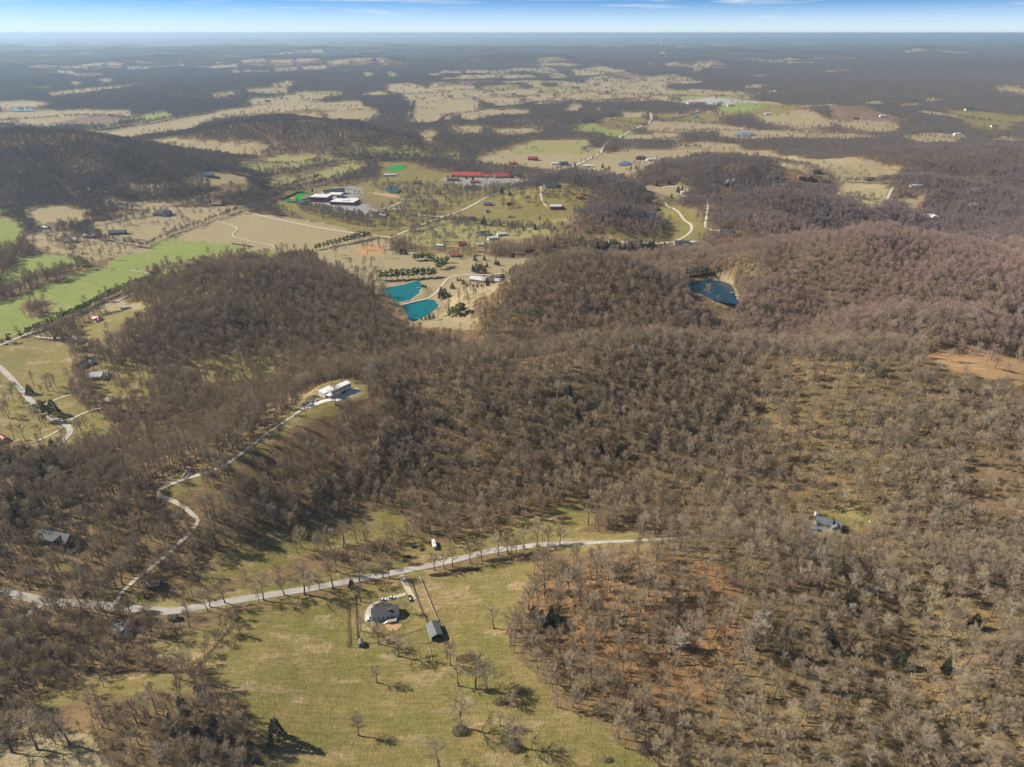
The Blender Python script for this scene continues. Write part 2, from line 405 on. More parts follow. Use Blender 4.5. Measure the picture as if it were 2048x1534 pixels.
ys = [115.0]
while ys[-1] < 62000:
    y = ys[-1]; st = 2.6 * (y * y + CAM_H ** 2) / (CAM_H * F0)
    if y < 10500: st = min(st, 42)
    elif y < 22000: st = min(st, 110)
    else: st = min(st, 900)
    ys.append(y + st)
ys = np.array(ys)
ss = np.arange(-1.5, 1.5001, 0.0028)
SS, YY = np.meshgrid(ss, ys); XX = SS * YY
ZZ = hz(XX, YY)
cls = landcover(XX.ravel(), YY.ravel())
POND = []      # (name, water level, outline): basins sink 1.5 m below the water
for s in ("758,579 763,576 804,570 836,569 841,574 836,586 821,598 797,603 787,601 770,589", "800,610 821,605 855,599 869,600 876,610 869,620 845,635 828,640 817,636 811,620",
          "1372,566 1416,557 1447,555 1461,565 1469,582 1473,613 1461,614 1427,600 1406,589 1379,579"):
    w = wpoly(s); POND.append((w, float(np.median(hz(w[:, 0], w[:, 1]))) - 0.35))
for w, zl in POND:
    m = inpoly(XX, YY, w); ZZ[m] = np.minimum(ZZ[m], zl - 1.5)
    mm = inpoly(XX, YY, (w - w.mean(0)) * 1.10 + w.mean(0)) & ~m & (cls.reshape(XX.shape) != 1) ; cls.reshape(XX.shape)[mm] = CK.index('t')
nr, nc = XX.shape
idx = np.arange(nr * nc).reshape(nr, nc)
fc = np.stack([idx[:-1, :-1], idx[:-1, 1:], idx[1:, 1:], idx[1:, :-1]], -1).reshape(-1, 4)
gm = make_mesh('ground', np.stack([XX, YY, ZZ], -1).reshape(-1, 3), fc, M_GROUND, smooth=True)
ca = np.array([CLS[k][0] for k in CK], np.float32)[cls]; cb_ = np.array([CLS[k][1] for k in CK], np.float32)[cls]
X1, Y1 = XX.ravel(), YY.ravel()
# pale dead grass and rust-coloured sedge patches in the near meadows; bracken and moss tints under the woods
near = (Y1 < 900)
pt = fbm(X1 / 22 + fbm(X1 / 9, Y1 / 9, 77, 2), Y1 / 8 + .5 * fbm(X1 / 6, Y1 / 6, 78, 2), 71, 4); mead = (cls == CK.index('m')) & near
w_ = (sstep(.54, .72, pt) * mead * (.95 * vnoise(X1 / 2.2 + 4, Y1 / 1.1, 73)))[:, None]; ca = ca * (1 - w_) + np.array((.44, .33, .20)) * w_; cb_ = cb_ * (1 - w_) + np.array((.40, .27, .155)) * w_
wd = (cls == 0)
ol = (np.clip(sstep(.36, .58, fbm(X1 / 130 + 4, Y1 / 130, 81, 3)) + .8 * sstep(20, -60, X1) * sstep(460, 380, Y1), 0, 1) * wd)[:, None]; ca = ca * (1 - ol) + np.array((.29, .20, .085)) * ol
og = (inpoly(X1, Y1, wpoly('1062,1185 1200,1122 1450,1128 1520,1250 1420,1400 1260,1430 1110,1350 1040,1245')) & wd); ca[og] = ca[og] * .4 + np.array((.31, .165, .07)) * .6; cb_[og] = (.19, .11, .055)
pk = (sstep(250, 700, X1) * sstep(500, 900, Y1) * wd)[:, None] * .3; ca = ca * (1 - pk) + np.array((.26, .15, .10)) * pk
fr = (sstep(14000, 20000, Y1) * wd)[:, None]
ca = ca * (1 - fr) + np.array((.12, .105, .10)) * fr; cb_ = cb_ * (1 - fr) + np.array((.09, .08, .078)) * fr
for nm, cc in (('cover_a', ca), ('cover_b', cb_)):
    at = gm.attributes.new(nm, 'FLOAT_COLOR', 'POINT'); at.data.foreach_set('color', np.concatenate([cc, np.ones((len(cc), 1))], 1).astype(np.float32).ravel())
ground = link('ground', gm); ground['kind'] = 'structure'; ground['label'] = 'rolling winter ground of leaf litter, meadow and pasture'
# ------------------------------------------------------------------ bare trees
rng_ = np.random.default_rng(7)
def bark_mat(name, cols, pink):
    m = bpy.data.materials.new(name); m.use_nodes = True
    n, l = nodes(m); b = n['Principled BSDF']; b.inputs['Roughness'].default_value = .9; b.inputs['Specular IOR Level'].default_value = .15
    oi = n.new('ShaderNodeObjectInfo'); cr = n.new('ShaderNodeValToRGB'); cr.color_ramp.interpolation = 'LINEAR'
    e = cr.color_ramp.elements; e[0].position = 0; e[0].color = (*cols[0], 1); e[1].position = 1; e[1].color = (*cols[-1], 1)
    for i, c in enumerate(cols[1:-1]): x = e.new((i + 1) / (len(cols) - 1)); x.color = (*c, 1)
    l.new(oi.outputs['Random'], cr.inputs[0])
    # the woods on the east slopes are redder (budding maples)
    ge = n.new('ShaderNodeNewGeometry'); sp = n.new('ShaderNodeSeparateXYZ'); l.new(ge.outputs['Position'], sp.inputs[0])
    r1 = n.new('ShaderNodeMapRange'); r1.inputs[1].default_value = 60; r1.inputs[2].default_value = 520; l.new(sp.outputs['X'], r1.inputs[0])
    r2 = n.new('ShaderNodeMapRange'); r2.inputs[1].default_value = 520; r2.inputs[2].default_value = 850; l.new(sp.outputs['Y'], r2.inputs[0])
    mu = n.new('ShaderNodeMath'); mu.operation = 'MULTIPLY'; l.new(r1.outputs[0], mu.inputs[0]); l.new(r2.outputs[0], mu.inputs[1])
    r3 = n.new('ShaderNodeMapRange'); r3.inputs[1].default_value = 1100; r3.inputs[2].default_value = 2400; r3.inputs[3].default_value = 1; r3.inputs[4].default_value = 0; l.new(sp.outputs['Y'], r3.inputs[0])
    m3 = n.new('ShaderNodeMath'); m3.operation = 'MULTIPLY'; l.new(mu.outputs[0], m3.inputs[0]); l.new(r3.outputs[0], m3.inputs[1]); mu = m3
    m2 = n.new('ShaderNodeMath'); m2.operation = 'MULTIPLY'; l.new(mu.outputs[0], m2.inputs[0]); m2.inputs[1].default_value = .66
    mx = n.new('ShaderNodeMix'); mx.data_type = 'RGBA'; l.new(m2.outputs[0], mx.inputs['Factor']); l.new(cr.outputs[0], mx.inputs['A']); mx.inputs['B'].default_value = (*pink, 1)
    l.new(mx.outputs['Result'], b.inputs['Base Color'])
    return m
M_TWIG = bark_mat('grey_brown_twigs', [(.22,.175,.13), (.41,.32,.205), (.31,.245,.165), (.50,.405,.26), (.37,.28,.175), (.285,.225,.158)], (.48,.315,.29))
M_FAR = bark_mat('distant_shaded_twigs', [(.165,.14,.125), (.25,.21,.175), (.20,.17,.15), (.28,.235,.195)], (.29,.21,.195))  # darker than the near twigs: shade of far crowns is put into the colour
M_PALE = bark_mat('pale_twigs', [(.40,.34,.25), (.48,.42,.33), (.36,.31,.23)], (.44,.35,.31))
M_BARK = bark_mat('bark', [(.13,.10,.08), (.19,.155,.125), (.15,.12,.095)], (.18,.14,.12))

def norm(v): return v / (np.linalg.norm(v) + 1e-9)
class MB:
    def __init__(s): s.v = []; s.f = []; s.n = 0
    def tri(s, a, b, c): s.v += [a, b, c]; s.f.append((s.n, s.n + 1, s.n + 2)); s.n += 3
    def tube(s, pts, rad, k=4):
        rings = []
        for i, p in enumerate(pts):
            d = norm(pts[min(i + 1, len(pts) - 1)] - pts[max(i - 1, 0)]); a = norm(np.cross(d, (.3, .9, .2))); b = np.cross(d, a)
            rings.append(s.n)
            for j in range(k): t = 2 * math.pi * j / k; s.v.append(p + rad[i] * (a * math.cos(t) + b * math.sin(t)))
            s.n += k
        for i in range(len(pts) - 1):
            for j in range(k):
                a, b, c, d = rings[i] + j, rings[i] + (j + 1) % k, rings[i + 1] + (j + 1) % k, rings[i + 1] + j
                s.f += [(a, b, c), (a, c, d)]
    def sliver(s, p, q, w, r):
        d = norm(q - p); a = norm(np.cross(d, r.normal(size=3))) * w
        s.tri(p - a, p + a, q)
def bare_tree(seed, H=18.0, R=4.8, base=.38, nl=10, up=.95, w=1.0, twigs=7, fork=False):
    """tapered trunk with limbs; crown of branchlets and twigs; returns (trunk MB, crown MB)"""
    r = np.random.default_rng(seed); T, C = MB(), MB()
    nseg = 7; pts = [np.zeros(3)]; lean = r.normal(size=2) * .035
    for i in range(1, nseg + 1):
        t = i / nseg; pts.append(np.array([lean[0] * H * t + r.normal() * .16, lean[1] * H * t + r.normal() * .16, H * .86 * t]))
    pts[0] = pts[0] - np.array([0, 0, .6])
    r0 = .017 * H; rad = [r0 * (1.35 if i == 0 else 1) * (1 - i / nseg) ** .8 + .04 for i in range(nseg + 1)]
    T.tube(pts, rad, 6)
    def at(t): x = t * nseg; i = min(int(x), nseg - 1); return pts[i] + (pts[i + 1] - pts[i]) * (x - i)
    ph = r.uniform(0, 6.28)
    for k in range(nl):
        t = base / .86 + (1 - base / .86) * (k + .5 * r.random()) / nl; ph += 2.4 + r.normal() * .3
        p = at(min(t, .99)); frac = (t - base / .86) / (1 - base / .86)
        L = R * (1.2 - .55 * frac) * r.uniform(.8, 1.15); el = up * (.55 + .5 * frac) + r.normal() * .08
        d = np.array([math.cos(ph) * math.cos(el), math.sin(ph) * math.cos(el), math.sin(el)])
        lp = [p]
        for i in range(3): d = norm(d + np.array([0, 0, .16]) + r.normal(size=3) * .12); lp.append(lp[-1] + d * L / 3)
        lr = r0 * .42 * (1 - .5 * frac); T.tube(lp, [lr, lr * .75, lr * .5, .04], 3)
        for j in range(12):
            q = .18 + .82 * (j + r.random() * .8) / 12; x = min(q * 3, 2.99); i = int(x); bp = lp[i] + (lp[i + 1] - lp[i]) * (x - i)
            out = norm(np.array([bp[0] - pts[-1][0], bp[1] - pts[-1][1], R * .55]))
            bd = norm(norm(lp[i + 1] - lp[i]) * .5 + r.normal(size=3) * .46 + out * .45 + np.array([0, 0, .1])); bl = R * .42 * (1.15 - .4 * q) * r.uniform(.7, 1.25)
            be = bp + bd * bl; C.sliver(bp, be + bd * .5, .05 * w, r)
            for m in range(twigs):
                f = r.uniform(.12, 1.0); tp = bp + bd * bl * f
                td = norm(bd * .75 + r.normal(size=3) * .42 + np.array([0, 0, .22])); tl = r.uniform(.8, 1.9) * R / 4.8
                C.sliver(tp, tp + td * tl, .032 * w, r)
                td2 = norm(td * .9 + r.normal(size=3) * .42); tm = tp + td * tl * .4
                C.sliver(tm, tm + td2 * tl * .8, .027 * w, r)
    return T, C
def far_tree(seed, H=17.0, R=4.8, n=70, k=1):
    """distant bare crown: a loose dome of twig sprays"""
    r = np.random.default_rng(seed); C = MB()
    for c in range(k):
        off = np.array([0, 0, 0.]) if k == 1 else np.array([*(r.uniform(-1, 1, 2) * R * 1.35 * math.sqrt(k) * .62), r.uniform(-2.5, 1.5)])
        for i in range(n):
            a = r.uniform(0, 6.28); z = r.uniform(0, 1); q = math.sqrt(r.uniform(.1, 1)) * math.sqrt(max(0, 1 - z * z * .96))
            p = np.array([R * q * math.cos(a), R * q * math.sin(a), H * (.42 + .56 * z)]) + off
            d = norm(np.array([math.cos(a) * q, math.sin(a) * q, .75]) + r.normal(size=3) * .32)
            C.sliver(p - d * 1.3, p + d * r.uniform(1.2, 2.2), r.uniform(.10, .22), r)
        if k == 1: C.tube([np.array([0, 0, -.5]), np.array([0, 0, H * .6])], [.28, .1], 3)
    return C
SPECS = [dict(H=19, R=4.6, base=.42), dict(H=17, R=5.2, base=.34, up=.8), dict(H=21, R=4.4, base=.48, nl=11), dict(H=18, R=5.6, base=.30, up=.75, nl=11), dict(H=15, R=3.8, base=.36), dict(H=20, R=5.0, base=.40, nl=12, up=1.0), dict(H=16, R=5.4, base=.24, up=.72, nl=11), dict(H=22, R=5.6, base=.36, nl=12, up=.85)]
NAMES = ['tall slim', 'rounded', 'tall narrow', 'broad spreading', 'small slender', 'upright', 'low spreading', 'large']
VAR = []     # (trunk mesh, crown mesh, pale crown mesh, height)
HID = []     # objects instanced by the woodland (never linked to the scene)
for i, sp in enumerate(SPECS):
    T, C = bare_tree(100 + i, **sp)
    tm = make_mesh('bare_tree_trunk', T.v, T.f, M_BARK, smooth=True); cm = make_mesh('bare_tree_crown', C.v, C.f, M_TWIG)
    pm = cm.copy(); pm.materials[0] = M_PALE
    VAR.append((tm, cm, pm, sp['H']))
    nv = len(T.v)
    jm = make_mesh('bare_tree_whole', T.v + C.v, T.f + [tuple(q + nv for q in t) for t in C.f], [M_BARK, M_TWIG], matidx=[0] * len(T.f) + [1] * len(C.f))
    HID.append(bpy.data.objects.new('woodland_tree', jm))
jp = HID[2].data.copy(); jp.materials[1] = M_PALE; jp.materials[0] = M_PALE; HID.append(bpy.data.objects.new('woodland_tree', jp))      # 8: a pale sycamore
for i in range(4):
    C = far_tree(200 + i, 16 + i, 4.6 + .35 * i, 170); HID.append(bpy.data.objects.new('distant_tree', make_mesh('distant_tree', C.v, C.f, M_FAR)))      # 9..12
for i in range(3):
    C = far_tree(300 + i, 15, 5.2, 90, 5); HID.append(bpy.data.objects.new('distant_tree', make_mesh('distant_trees', C.v, C.f, M_FAR)))                # 13..15

ROADS = []    # filled by the road tables below: centre line, half width
def near_road(x, y, extra=1.5):
    m = np.zeros(x.shape, bool)
    for pts, hw in ROADS:
        mm = (x > pts[:, 0].min() - 12) & (x < pts[:, 0].max() + 12) & (y > pts[:, 1].min() - 12) & (y < pts[:, 1].max() + 12)
        if not mm.any(): continue
        xs, ys_ = x[mm], y[mm]; d = np.full(xs.shape, 1e9)
        for i in range(len(pts) - 1):
            ax, ay = pts[i]; bx, by = pts[i + 1]; L2 = (bx - ax) ** 2 + (by - ay) ** 2 + 1e-9
            t = np.clip(((xs - ax) * (bx - ax) + (ys_ - ay) * (by - ay)) / L2, 0, 1)
            d = np.minimum(d, np.hypot(xs - ax - t * (bx - ax), ys_ - ay - t * (by - ay)))
        m[mm] |= d < hw + extra
    return m
def jgrid(y0, y1, cell, seed, margin=90):
    r = np.random.default_rng(seed); X = []; Y = []
    yy = np.arange(y0, y1, cell)
    for y in yy:
        d = y * CP + CAM_H * SP; hw = (W0 / 2 + margin) / F0 * d
        x = np.arange(-hw, hw, cell); X.append(x + r.uniform(-.48, .48, len(x)) * cell); Y.append(y + r.uniform(-.48, .48, len(x)) * cell)
    return np.concatenate(X), np.concatenate(Y)
# ------------------------------------------------------------------ roads and drives
M_ROAD = simple_mat('worn_asphalt', (.36, .325, .28), .9, .18, .12)
M_GRAVEL = simple_mat('pale_gravel', (.47, .40, .31), .95, .14, .4)
M_CONC = simple_mat('concrete', (.62, .58, .52), .9, .08, .3)
M_DARK = simple_mat('dark_asphalt', (.22, .22, .22), .9, .15, .3)
RD = """
road|road|2.9|road|0,1183 40,1192 100,1203 170,1208 240,1215 300,1221 350,1222 410,1212 480,1200 560,1187 640,1174 720,1158 790,1145 850,1133 910,1120 980,1103 1030,1096 1100,1089 1200,1085 1300,1080 1400,1072
side road|lane|2.2|road|88,1203 60,1226 20,1240 -40,1250
hill drive|drive|1.5|gravel|228,1214 240,1190 265,1165 310,1130 350,1095 385,1060 396,1042 385,1030 365,1012 340,1000 320,990 318,980 335,972 370,958 430,940 480,910 520,878 560,850 600,822
paved drive|drive|2.3|conc|596,824 612,815 632,808 660,800 686,796 705,790
valley road|road|2.8|road|-30,715 0,735 30,765 60,800 85,825 108,838 130,848 141,862 128,880 105,900 90,915
county road|road|2.9|road|-40,708 0,691 50,671 100,655 160,630 240,600 290,577 340,556
house drive|drive|1.5|gravel|60,668 75,674 110,677 150,674
house drive|drive|1.5|gravel|130,848 150,835 180,822 210,815
house drive|drive|1.4|gravel|140,790 110,800 80,815
house drive|drive|1.4|gravel|30,890 80,880 125,856
yard drive|drive|1.9|gravel|803,1150 812,1170 822,1190 828,1200
yard drive|drive|1.5|gravel|812,1188 785,1196 755,1205 738,1218 733,1240 745,1243 758,1240
creek road|road|3.2|gravel|492,425 560,440 640,456 720,468 790,476
school road|road|3.4|gravel|780,477 828,456 880,436 930,418 960,402 985,388
school drive|drive|2.8|gravel|884,434 840,430 795,418 770,417
school drive|drive|2.8|gravel|730,426 770,417 795,408 803,399 770,390 735,386
school drive|drive|2.5|gravel|803,399 850,398 880,398
loop drive|drive|2.0|gravel|770,417 774,412 788,411 799,414 797,419 780,420 770,417
highway|road|5.5|gravel|1104,347 1163,326 1200,306 1210,291 1231,279 1255,266 1285,251 1302,241 1301,226
farm drive|drive|2.6|gravel|1330,405 1350,420 1365,436 1383,452 1377,468 1345,484 1300,487 1240,484
farm drive|drive|2.2|gravel|1415,398 1414,425 1412,455 1440,462
farm drive|drive|2.8|gravel|1766,414 1780,386 1788,374
lawn drive|drive|2.0|gravel|1081,372 1082,390 1086,405 1095,415
farm drive|drive|2.4|gravel|1286,374 1320,375 1362,373
pond drive|drive|2.2|gravel|1010,546 985,549 940,550 905,553 890,563 875,583 855,597 830,603 806,609 800,611
farm track|track|1.6|gravel|430,444 460,450 474,458 466,472 500,482 540,490 553,497
farm track|track|1.5|gravel|205,475 240,484 290,493
north path|track|1.4|gravel|318,550 297,547 262,540
"""
RMAT = {'road': M_ROAD, 'conc': M_CONC, 'gravel': M_GRAVEL, 'dark': M_DARK}
def smooth_line(p, step):
    q = [p[0]]
    for i in range(len(p) - 1):
        p0 = p[max(i - 1, 0)]; p1 = p[i]; p2 = p[i + 1]; p3 = p[min(i + 2, len(p) - 1)]
        n = max(2, int(np.linalg.norm(p2 - p1) / step))
        for k in range(1, n + 1):
            t = k / n
            q.append(.5 * ((2 * p1) + (p2 - p0) * t + (2 * p0 - 5 * p1 + 4 * p2 - p3) * t * t + (3 * p1 - p0 - 3 * p2 + p3) * t ** 3))
    return np.array(q)
for i, line in enumerate(RD.strip().split('\n')):
    lab, nm, hw, mt, s = line.split('|'); hw = float(hw)
    a = parse(s); x, y, z = P(a[:, 0], a[:, 1]); c = smooth_line(np.stack([x, y], 1), 2.0 + y.mean() * .004)
    ROADS.append((c[::3] if len(c) > 60 else c, hw))
    t = np.gradient(c, axis=0); t /= np.linalg.norm(t, axis=1)[:, None] + 1e-9; nr_ = np.stack([-t[:, 1], t[:, 0]], 1)
    offs = np.linspace(-1, 1, 5); V = []
    lift = .12 + .0004 * float(y.mean()) + .013 * (i % 4)
    for o in offs:
        w = hw * o * (1 + .12 * (vnoise(np.arange(len(c)) * .6, np.full(len(c), o * 3.0), i) - .5))[:, None]
        q = c + nr_ * w; V.append(np.concatenate([q, (hz(q[:, 0], q[:, 1]) + lift)[:, None]], 1))
    V = np.stack(V, 1).reshape(-1, 3); n = len(c); ix = np.arange(n * 5).reshape(n, 5)
    F = np.stack([ix[:-1, :-1], ix[:-1, 1:], ix[1:, 1:], ix[1:, :-1]], -1).reshape(-1, 4)
    o = link(nm, make_mesh(nm, V, F, RMAT[mt], smooth=True)); o['kind'] = 'structure'; o['label'] = lab

# ------------------------------------------------------------------ ponds
def water_mat(name, col, rough, ior=1.33):
    m = bpy.data.materials.new(name); m.use_nodes = True; n, l = nodes(m); b = n['Principled BSDF']
    b.inputs['Base Color'].default_value = (*col, 1); b.inputs['Roughness'].default_value = rough; b.inputs['IOR'].default_value = ior
    no = n.new('ShaderNodeTexNoise'); no.inputs['Scale'].default_value = .5; no.inputs['Detail'].default_value = 3; ge = n.new('ShaderNodeNewGeometry'); l.new(ge.outputs['Position'], no.inputs['Vector'])
    bm = n.new('ShaderNodeBump'); bm.inputs['Strength'].default_value = .08; bm.inputs['Distance'].default_value = .2; l.new(no.outputs[0], bm.inputs['Height']); l.new(bm.outputs[0], b.inputs['Normal'])
    return m
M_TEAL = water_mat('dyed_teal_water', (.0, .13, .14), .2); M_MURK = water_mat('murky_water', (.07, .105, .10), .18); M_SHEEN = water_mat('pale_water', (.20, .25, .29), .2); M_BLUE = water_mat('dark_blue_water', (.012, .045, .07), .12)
def sheet(name, w, z, m):
    c = w.mean(0); n = len(w); pts = smooth_line(np.concatenate([w, w[:1]]), 2.0)[:-1]
    V = [(c[0], c[1], z)] + [(p[0], p[1], z) for p in pts]; k = len(pts)
    return link(name, make_mesh(name, V, [(0, i + 1, (i + 1) % k + 1) for i in range(k)], m))
for (w, zl), m in zip(POND, (M_TEAL, M_TEAL, M_BLUE)):
    o = sheet('water', (w - w.mean(0)) * 1.035 + w.mean(0), zl, m); o['kind'] = 'structure'; o['label'] = 'pond water'
for s in ("20,221 35,219 65,219 66,223 40,224 22,224", "769,378 780,374 792,375 800,381 796,387 778,386", "1471,269 1480,266 1500,267 1510,271 1490,273 1473,272", "1236,329 1250,325 1262,327 1258,331 1240,332", "880,269 905,266 914,270 895,274", "1720,214 1750,210 1770,212 1760,216 1725,217"):
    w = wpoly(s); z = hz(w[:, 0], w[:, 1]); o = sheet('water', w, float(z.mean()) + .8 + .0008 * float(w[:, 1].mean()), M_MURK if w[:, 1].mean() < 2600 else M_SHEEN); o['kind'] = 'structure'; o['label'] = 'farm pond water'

# ------------------------------------------------------------------ where the trees stand
TREES = []     # (x, y, z, height scale, variant, label, group): single bare trees
LONE = """
754,1366,33,4|lone slender bare tree in the open meadow below the ranch house yard
951,1379,64,3|largest spreading bare tree in the meadow with wide branching shadow
917,1372,38,0|slim bare tree just left of the largest meadow tree
975,1384,46,6|low bare tree close to the right of the largest meadow tree
1022,1411,22,6|small bare tree at the lower right edge of the meadow clump
919,1456,52,3|dense rounded bare tree low in the meadow under the large clump
1028,1490,44,6|dense bushy bare tree near the bottom of the meadow
1000,1452,26,4|thin little bare tree between two dense meadow trees
878,1534,40,1|bare tree cut by the bottom edge in the middle of the meadow
717,1471,34,4|leaning bare sapling alone in the lower meadow
900,1330,38,0|thin bare tree standing below the metal barn by rusty brush
987,1257,42,0|bare tree at the meadow's right edge level with the ranch house
1031,1276,36,1|bare tree at the wood's edge right of the pale dirt patch
757,1288,38,1|dark rounded bare tree in the yard behind the little shed
797,1312,44,3|broad bare tree throwing the blackest shadow below the yard
721,1203,34,4|bare tree on the lawn left of the parked white cars
814,1226,24,4|small bare tree right of the ranch house gable
722,1262,26,4|reddish bare tree by the left yard fence
608,1189,62,3|big roadside oak with long root-like shadow on the meadow
528,1201,46,1|bare roadside tree left of the big oak
666,1177,48,0|bare roadside tree between the big oak and the dark cedar
719,1164,40,1|bare roadside tree above the lawn of the ranch house
766,1156,42,7|bare roadside tree left of the yard entrance
779,1156,30,4|thin bare tree beside the yard entrance
450,1206,40,1|bare tree beside the road above the left hayfield
420,1214,34,0|slim bare tree at the bend of the road
568,1190,36,4|young bare tree at the road between two larger ones
640,1180,30,4|young bare roadside tree right of the big oak
869,1141,34,4|bare tree on the lower roadside above the dry brush
889,1138,32,0|slender bare tree on the roadside bank
905,1133,36,4|young bare tree leaning over the road edge
941,1127,34,0|bare tree on the lower roadside where the brush thins
964,1122,36,1|rounded bare tree on the lower roadside before the curve
996,1112,40,6|wide forked bare tree at the road curve
1015,1107,36,0|bare tree second along the row at the road curve
1032,1106,32,4|small bare tree third along the row at the road curve
1049,1099,40,1|rounded bare tree fourth along the row at the road curve
1073,1094,42,6|spreading bare tree where the road straightens
1095,1092,36,0|bare tree by the road near the upper clearing
1120,1090,34,4|small bare tree by the road under the upper clearing
1082,1040,40,4|thin bare tree alone in the upper clearing
1176,1050,46,0|tall thin bare tree at the right end of the upper clearing
332,1278,34,6|bare bushy tree in the left hayfield
365,1340,36,6|bare thicket tree at the lower corner of the left hayfield
482,1272,22,4|bare sapling near the top left of the meadow
165,1222,50,7|large bare tree below the road at the left junction
205,1222,56,3|wide bare tree standing over the road near the junction
262,1228,30,4|bare tree just below the road right of the junction
300,1250,38,0|bare tree beside the low pale roofed house
75,1500,60,3|big bare tree casting long shadow on the left straw field
140,1490,66,7|big bare tree at the top of the left straw field
25,1505,48,1|bare tree at the left edge above the straw field
285,1120,44,1|bare tree beside the hill drive
1692,1098,38,0|bare tree in the clearing below the dark roofed house
1740,1096,46,7|tall bare tree right of the clearing below the dark roofed house
1684,1024,40,4|thin bare tree behind the dark roofed house
1966,812,40,8|white barked bare tree below the pale bulldozed clearing
2026,1172,66,8|white trunked sycamore on the right slope
1345,1330,60,8|pale barked bare tree inside the orange floored wood
1510,1300,66,8|whitish crowned bare tree in the middle of the right wood
1385,1300,62,7|thick trunked bare tree near the heart of the orange floored wood
"""
for line in LONE.strip().split('\n'):
    a, lab = line.split('|'); u, v, hp, k = a.split(','); p = P1(float(u), float(v)); d = to_px(p.x, p.y, p.z)[2]
    el = math.atan2(CAM_H - p.z, p.y); H = float(hp) * d / F0 / max(.35, math.cos(el)); H = min(max(H, 6), 27)
    TREES.append((p.x, p.y, p.z, H, int(k), lab, None))
# woods: every point under forest cover
fx, fy = jgrid(210, 1800, 6.0, 1)
fcv = landcover(fx, fy, 1.3)
dens = fbm(fx / 60, fy / 60, 91, 3)
keep = (fcv == 0) & (rng_.random(len(fx)) < np.clip(.15 + 1.4 * dens, np.where((fy > 620) | ((fy < 345) & (fx < -50)), .85, .56), .96) * np.where(inpoly(fx, fy, wpoly('1075,1185 1200,1125 1450,1128 1520,1250 1420,1390 1260,1400 1120,1320 1060,1240')), .8, 1))
def open_view(x, y, H, p):
    # a field seen over the crowns stays open: woods stand back from the field's near edge
    k = CAM_H / (CAM_H - H)
    return (landcover(x * k, y * k, 1.3) == 0) | (rng_.random(len(x)) < p)
keep &= open_view(fx, fy, 14, np.where(fy < 450, .15, .11))
# sparse scattered trees over lawns and pastures
SCAT = [("763,332 814,330 855,345 923,355 1026,369 1046,376 990,395 958,402 923,424 886,434 828,461 735,461 735,430 790,410 810,395 750,380 718,366", .17),
        ("590,405 720,430 740,455 700,450 600,425", .5), ("978,395 1012,390 1081,372 1176,386 1163,410 1060,418 990,420", .07), ("1012,390 1060,360 1176,378 1170,395 1060,400", .25),
        ("828,461 889,441 951,451 1111,458 1094,468 992,478 958,489 855,492 814,478", .13), ("0,760 140,760 155,800 222,845 212,870 0,895", .12), ("190,732 260,720 300,735 290,790 240,800 200,785", .35),
        ("370,722 460,700 560,700 540,742 450,772 400,762", .45), ("650,497 718,480 787,487 750,560 684,531", .05), ("700,540 760,560 812,640 780,640 720,590", .22), ("940,580 1020,545 1050,540 950,640 890,644 850,640", .10),
        ("400,1120 560,1080 700,1060 800,1050 800,1075 690,1092 600,1120 500,1147 420,1168", .05), ("560,1110 700,1085 800,1060 800,1085 690,1112 590,1140", .5), ("270,1195 420,1200 560,1175 720,1145 900,1100 900,1108 720,1152 560,1183 420,1208", .07),
        ("330,1000 325,965 420,935 520,870 600,800 690,755 725,765 735,795 600,850 520,905 420,960 345,1000", .10), ("1860,722 1960,700 2048,715 2048,772 1950,745", .05), ("1615,1042 1740,1000 1765,1040 1660,1088", .06), ("200,1352 400,1352 380,1378 60,1415 10,1405", .25),
        ("0,1490 80,1458 180,1470 130,1500 0,1510", .12), ("164,455 284,424 376,417 472,412 424,441 342,468 253,489", .04), ("68,461 154,468 292,500 190,520 100,498", .12), ("393,253 478,229 590,222 470,300 330,300", .05), ("1156,328 1265,297 1350,304 1299,335 1204,346", .05),
        ("860,1135 1000,1100 1075,1090 1075,1105 1000,1120 900,1142", .35), ("460,1225 560,1195 690,1170 690,1178 560,1204 470,1234", .18), ("1540,321 1789,330 1789,359 1690,362 1604,342", .02), ("1122,470 1300,475 1340,478 1270,489", .03), ("763,597 800,622 817,640 790,660 740,600", .35)]
lm = np.zeros(len(fx), bool)
for s, pr in SCAT:
    lm |= inpoly(fx, fy, wpoly(s)) & (fcv != 0) & (fcv != CK.index('T')) & (fcv != CK.index('k')) & (fcv != CK.index('w')) & (rng_.random(len(fx)) < pr)
keep |= lm
# tree lines along field edges inside the open land
HEDGE = ["0,552 30,545 75,552 125,543 180,530", "284,545 330,536 380,528 490,508", "205,1348 260,1338 310,1335", "190,428 290,405 400,385", "293,493 340,470 400,449 480,420", "485,332 560,330 640,318 690,312", "1231,283 1300,281 1360,279",
         "1350,262 1440,262 1519,262", "1165,246 1230,242 1290,252", "700,300 760,305 850,305", "213,262 300,250 430,226", "480,1232 455,1262 428,1295 396,1332", "0,1340 60,1310 130,1290 190,1275", "958,402 1000,385 1046,372", "1040,455 1110,462", "500,395 560,380 640,355"]
hx, hy = [], []
for s in HEDGE:
    a = parse(s); x, y, z = P(a[:, 0], a[:, 1]); c = smooth_line(np.stack([x, y], 1), 4.5)
    for k in range(2): hx.append(c[:, 0] + rng_.normal(size=len(c)) * 3.5); hy.append(c[:, 1] + rng_.normal(size=len(c)) * 3.5)
hx, hy = np.concatenate(hx), np.concatenate(hy)
tx = np.concatenate([fx[keep], hx]); ty = np.concatenate([fy[keep], hy]); small = np.concatenate([np.zeros(keep.sum()), np.ones(len(hx))])
ok = ~near_road(tx, ty, 2.2)
for w, zl in POND: ok &= ~inpoly(tx, ty, (w - w.mean(0)) * 1.14 + w.mean(0))
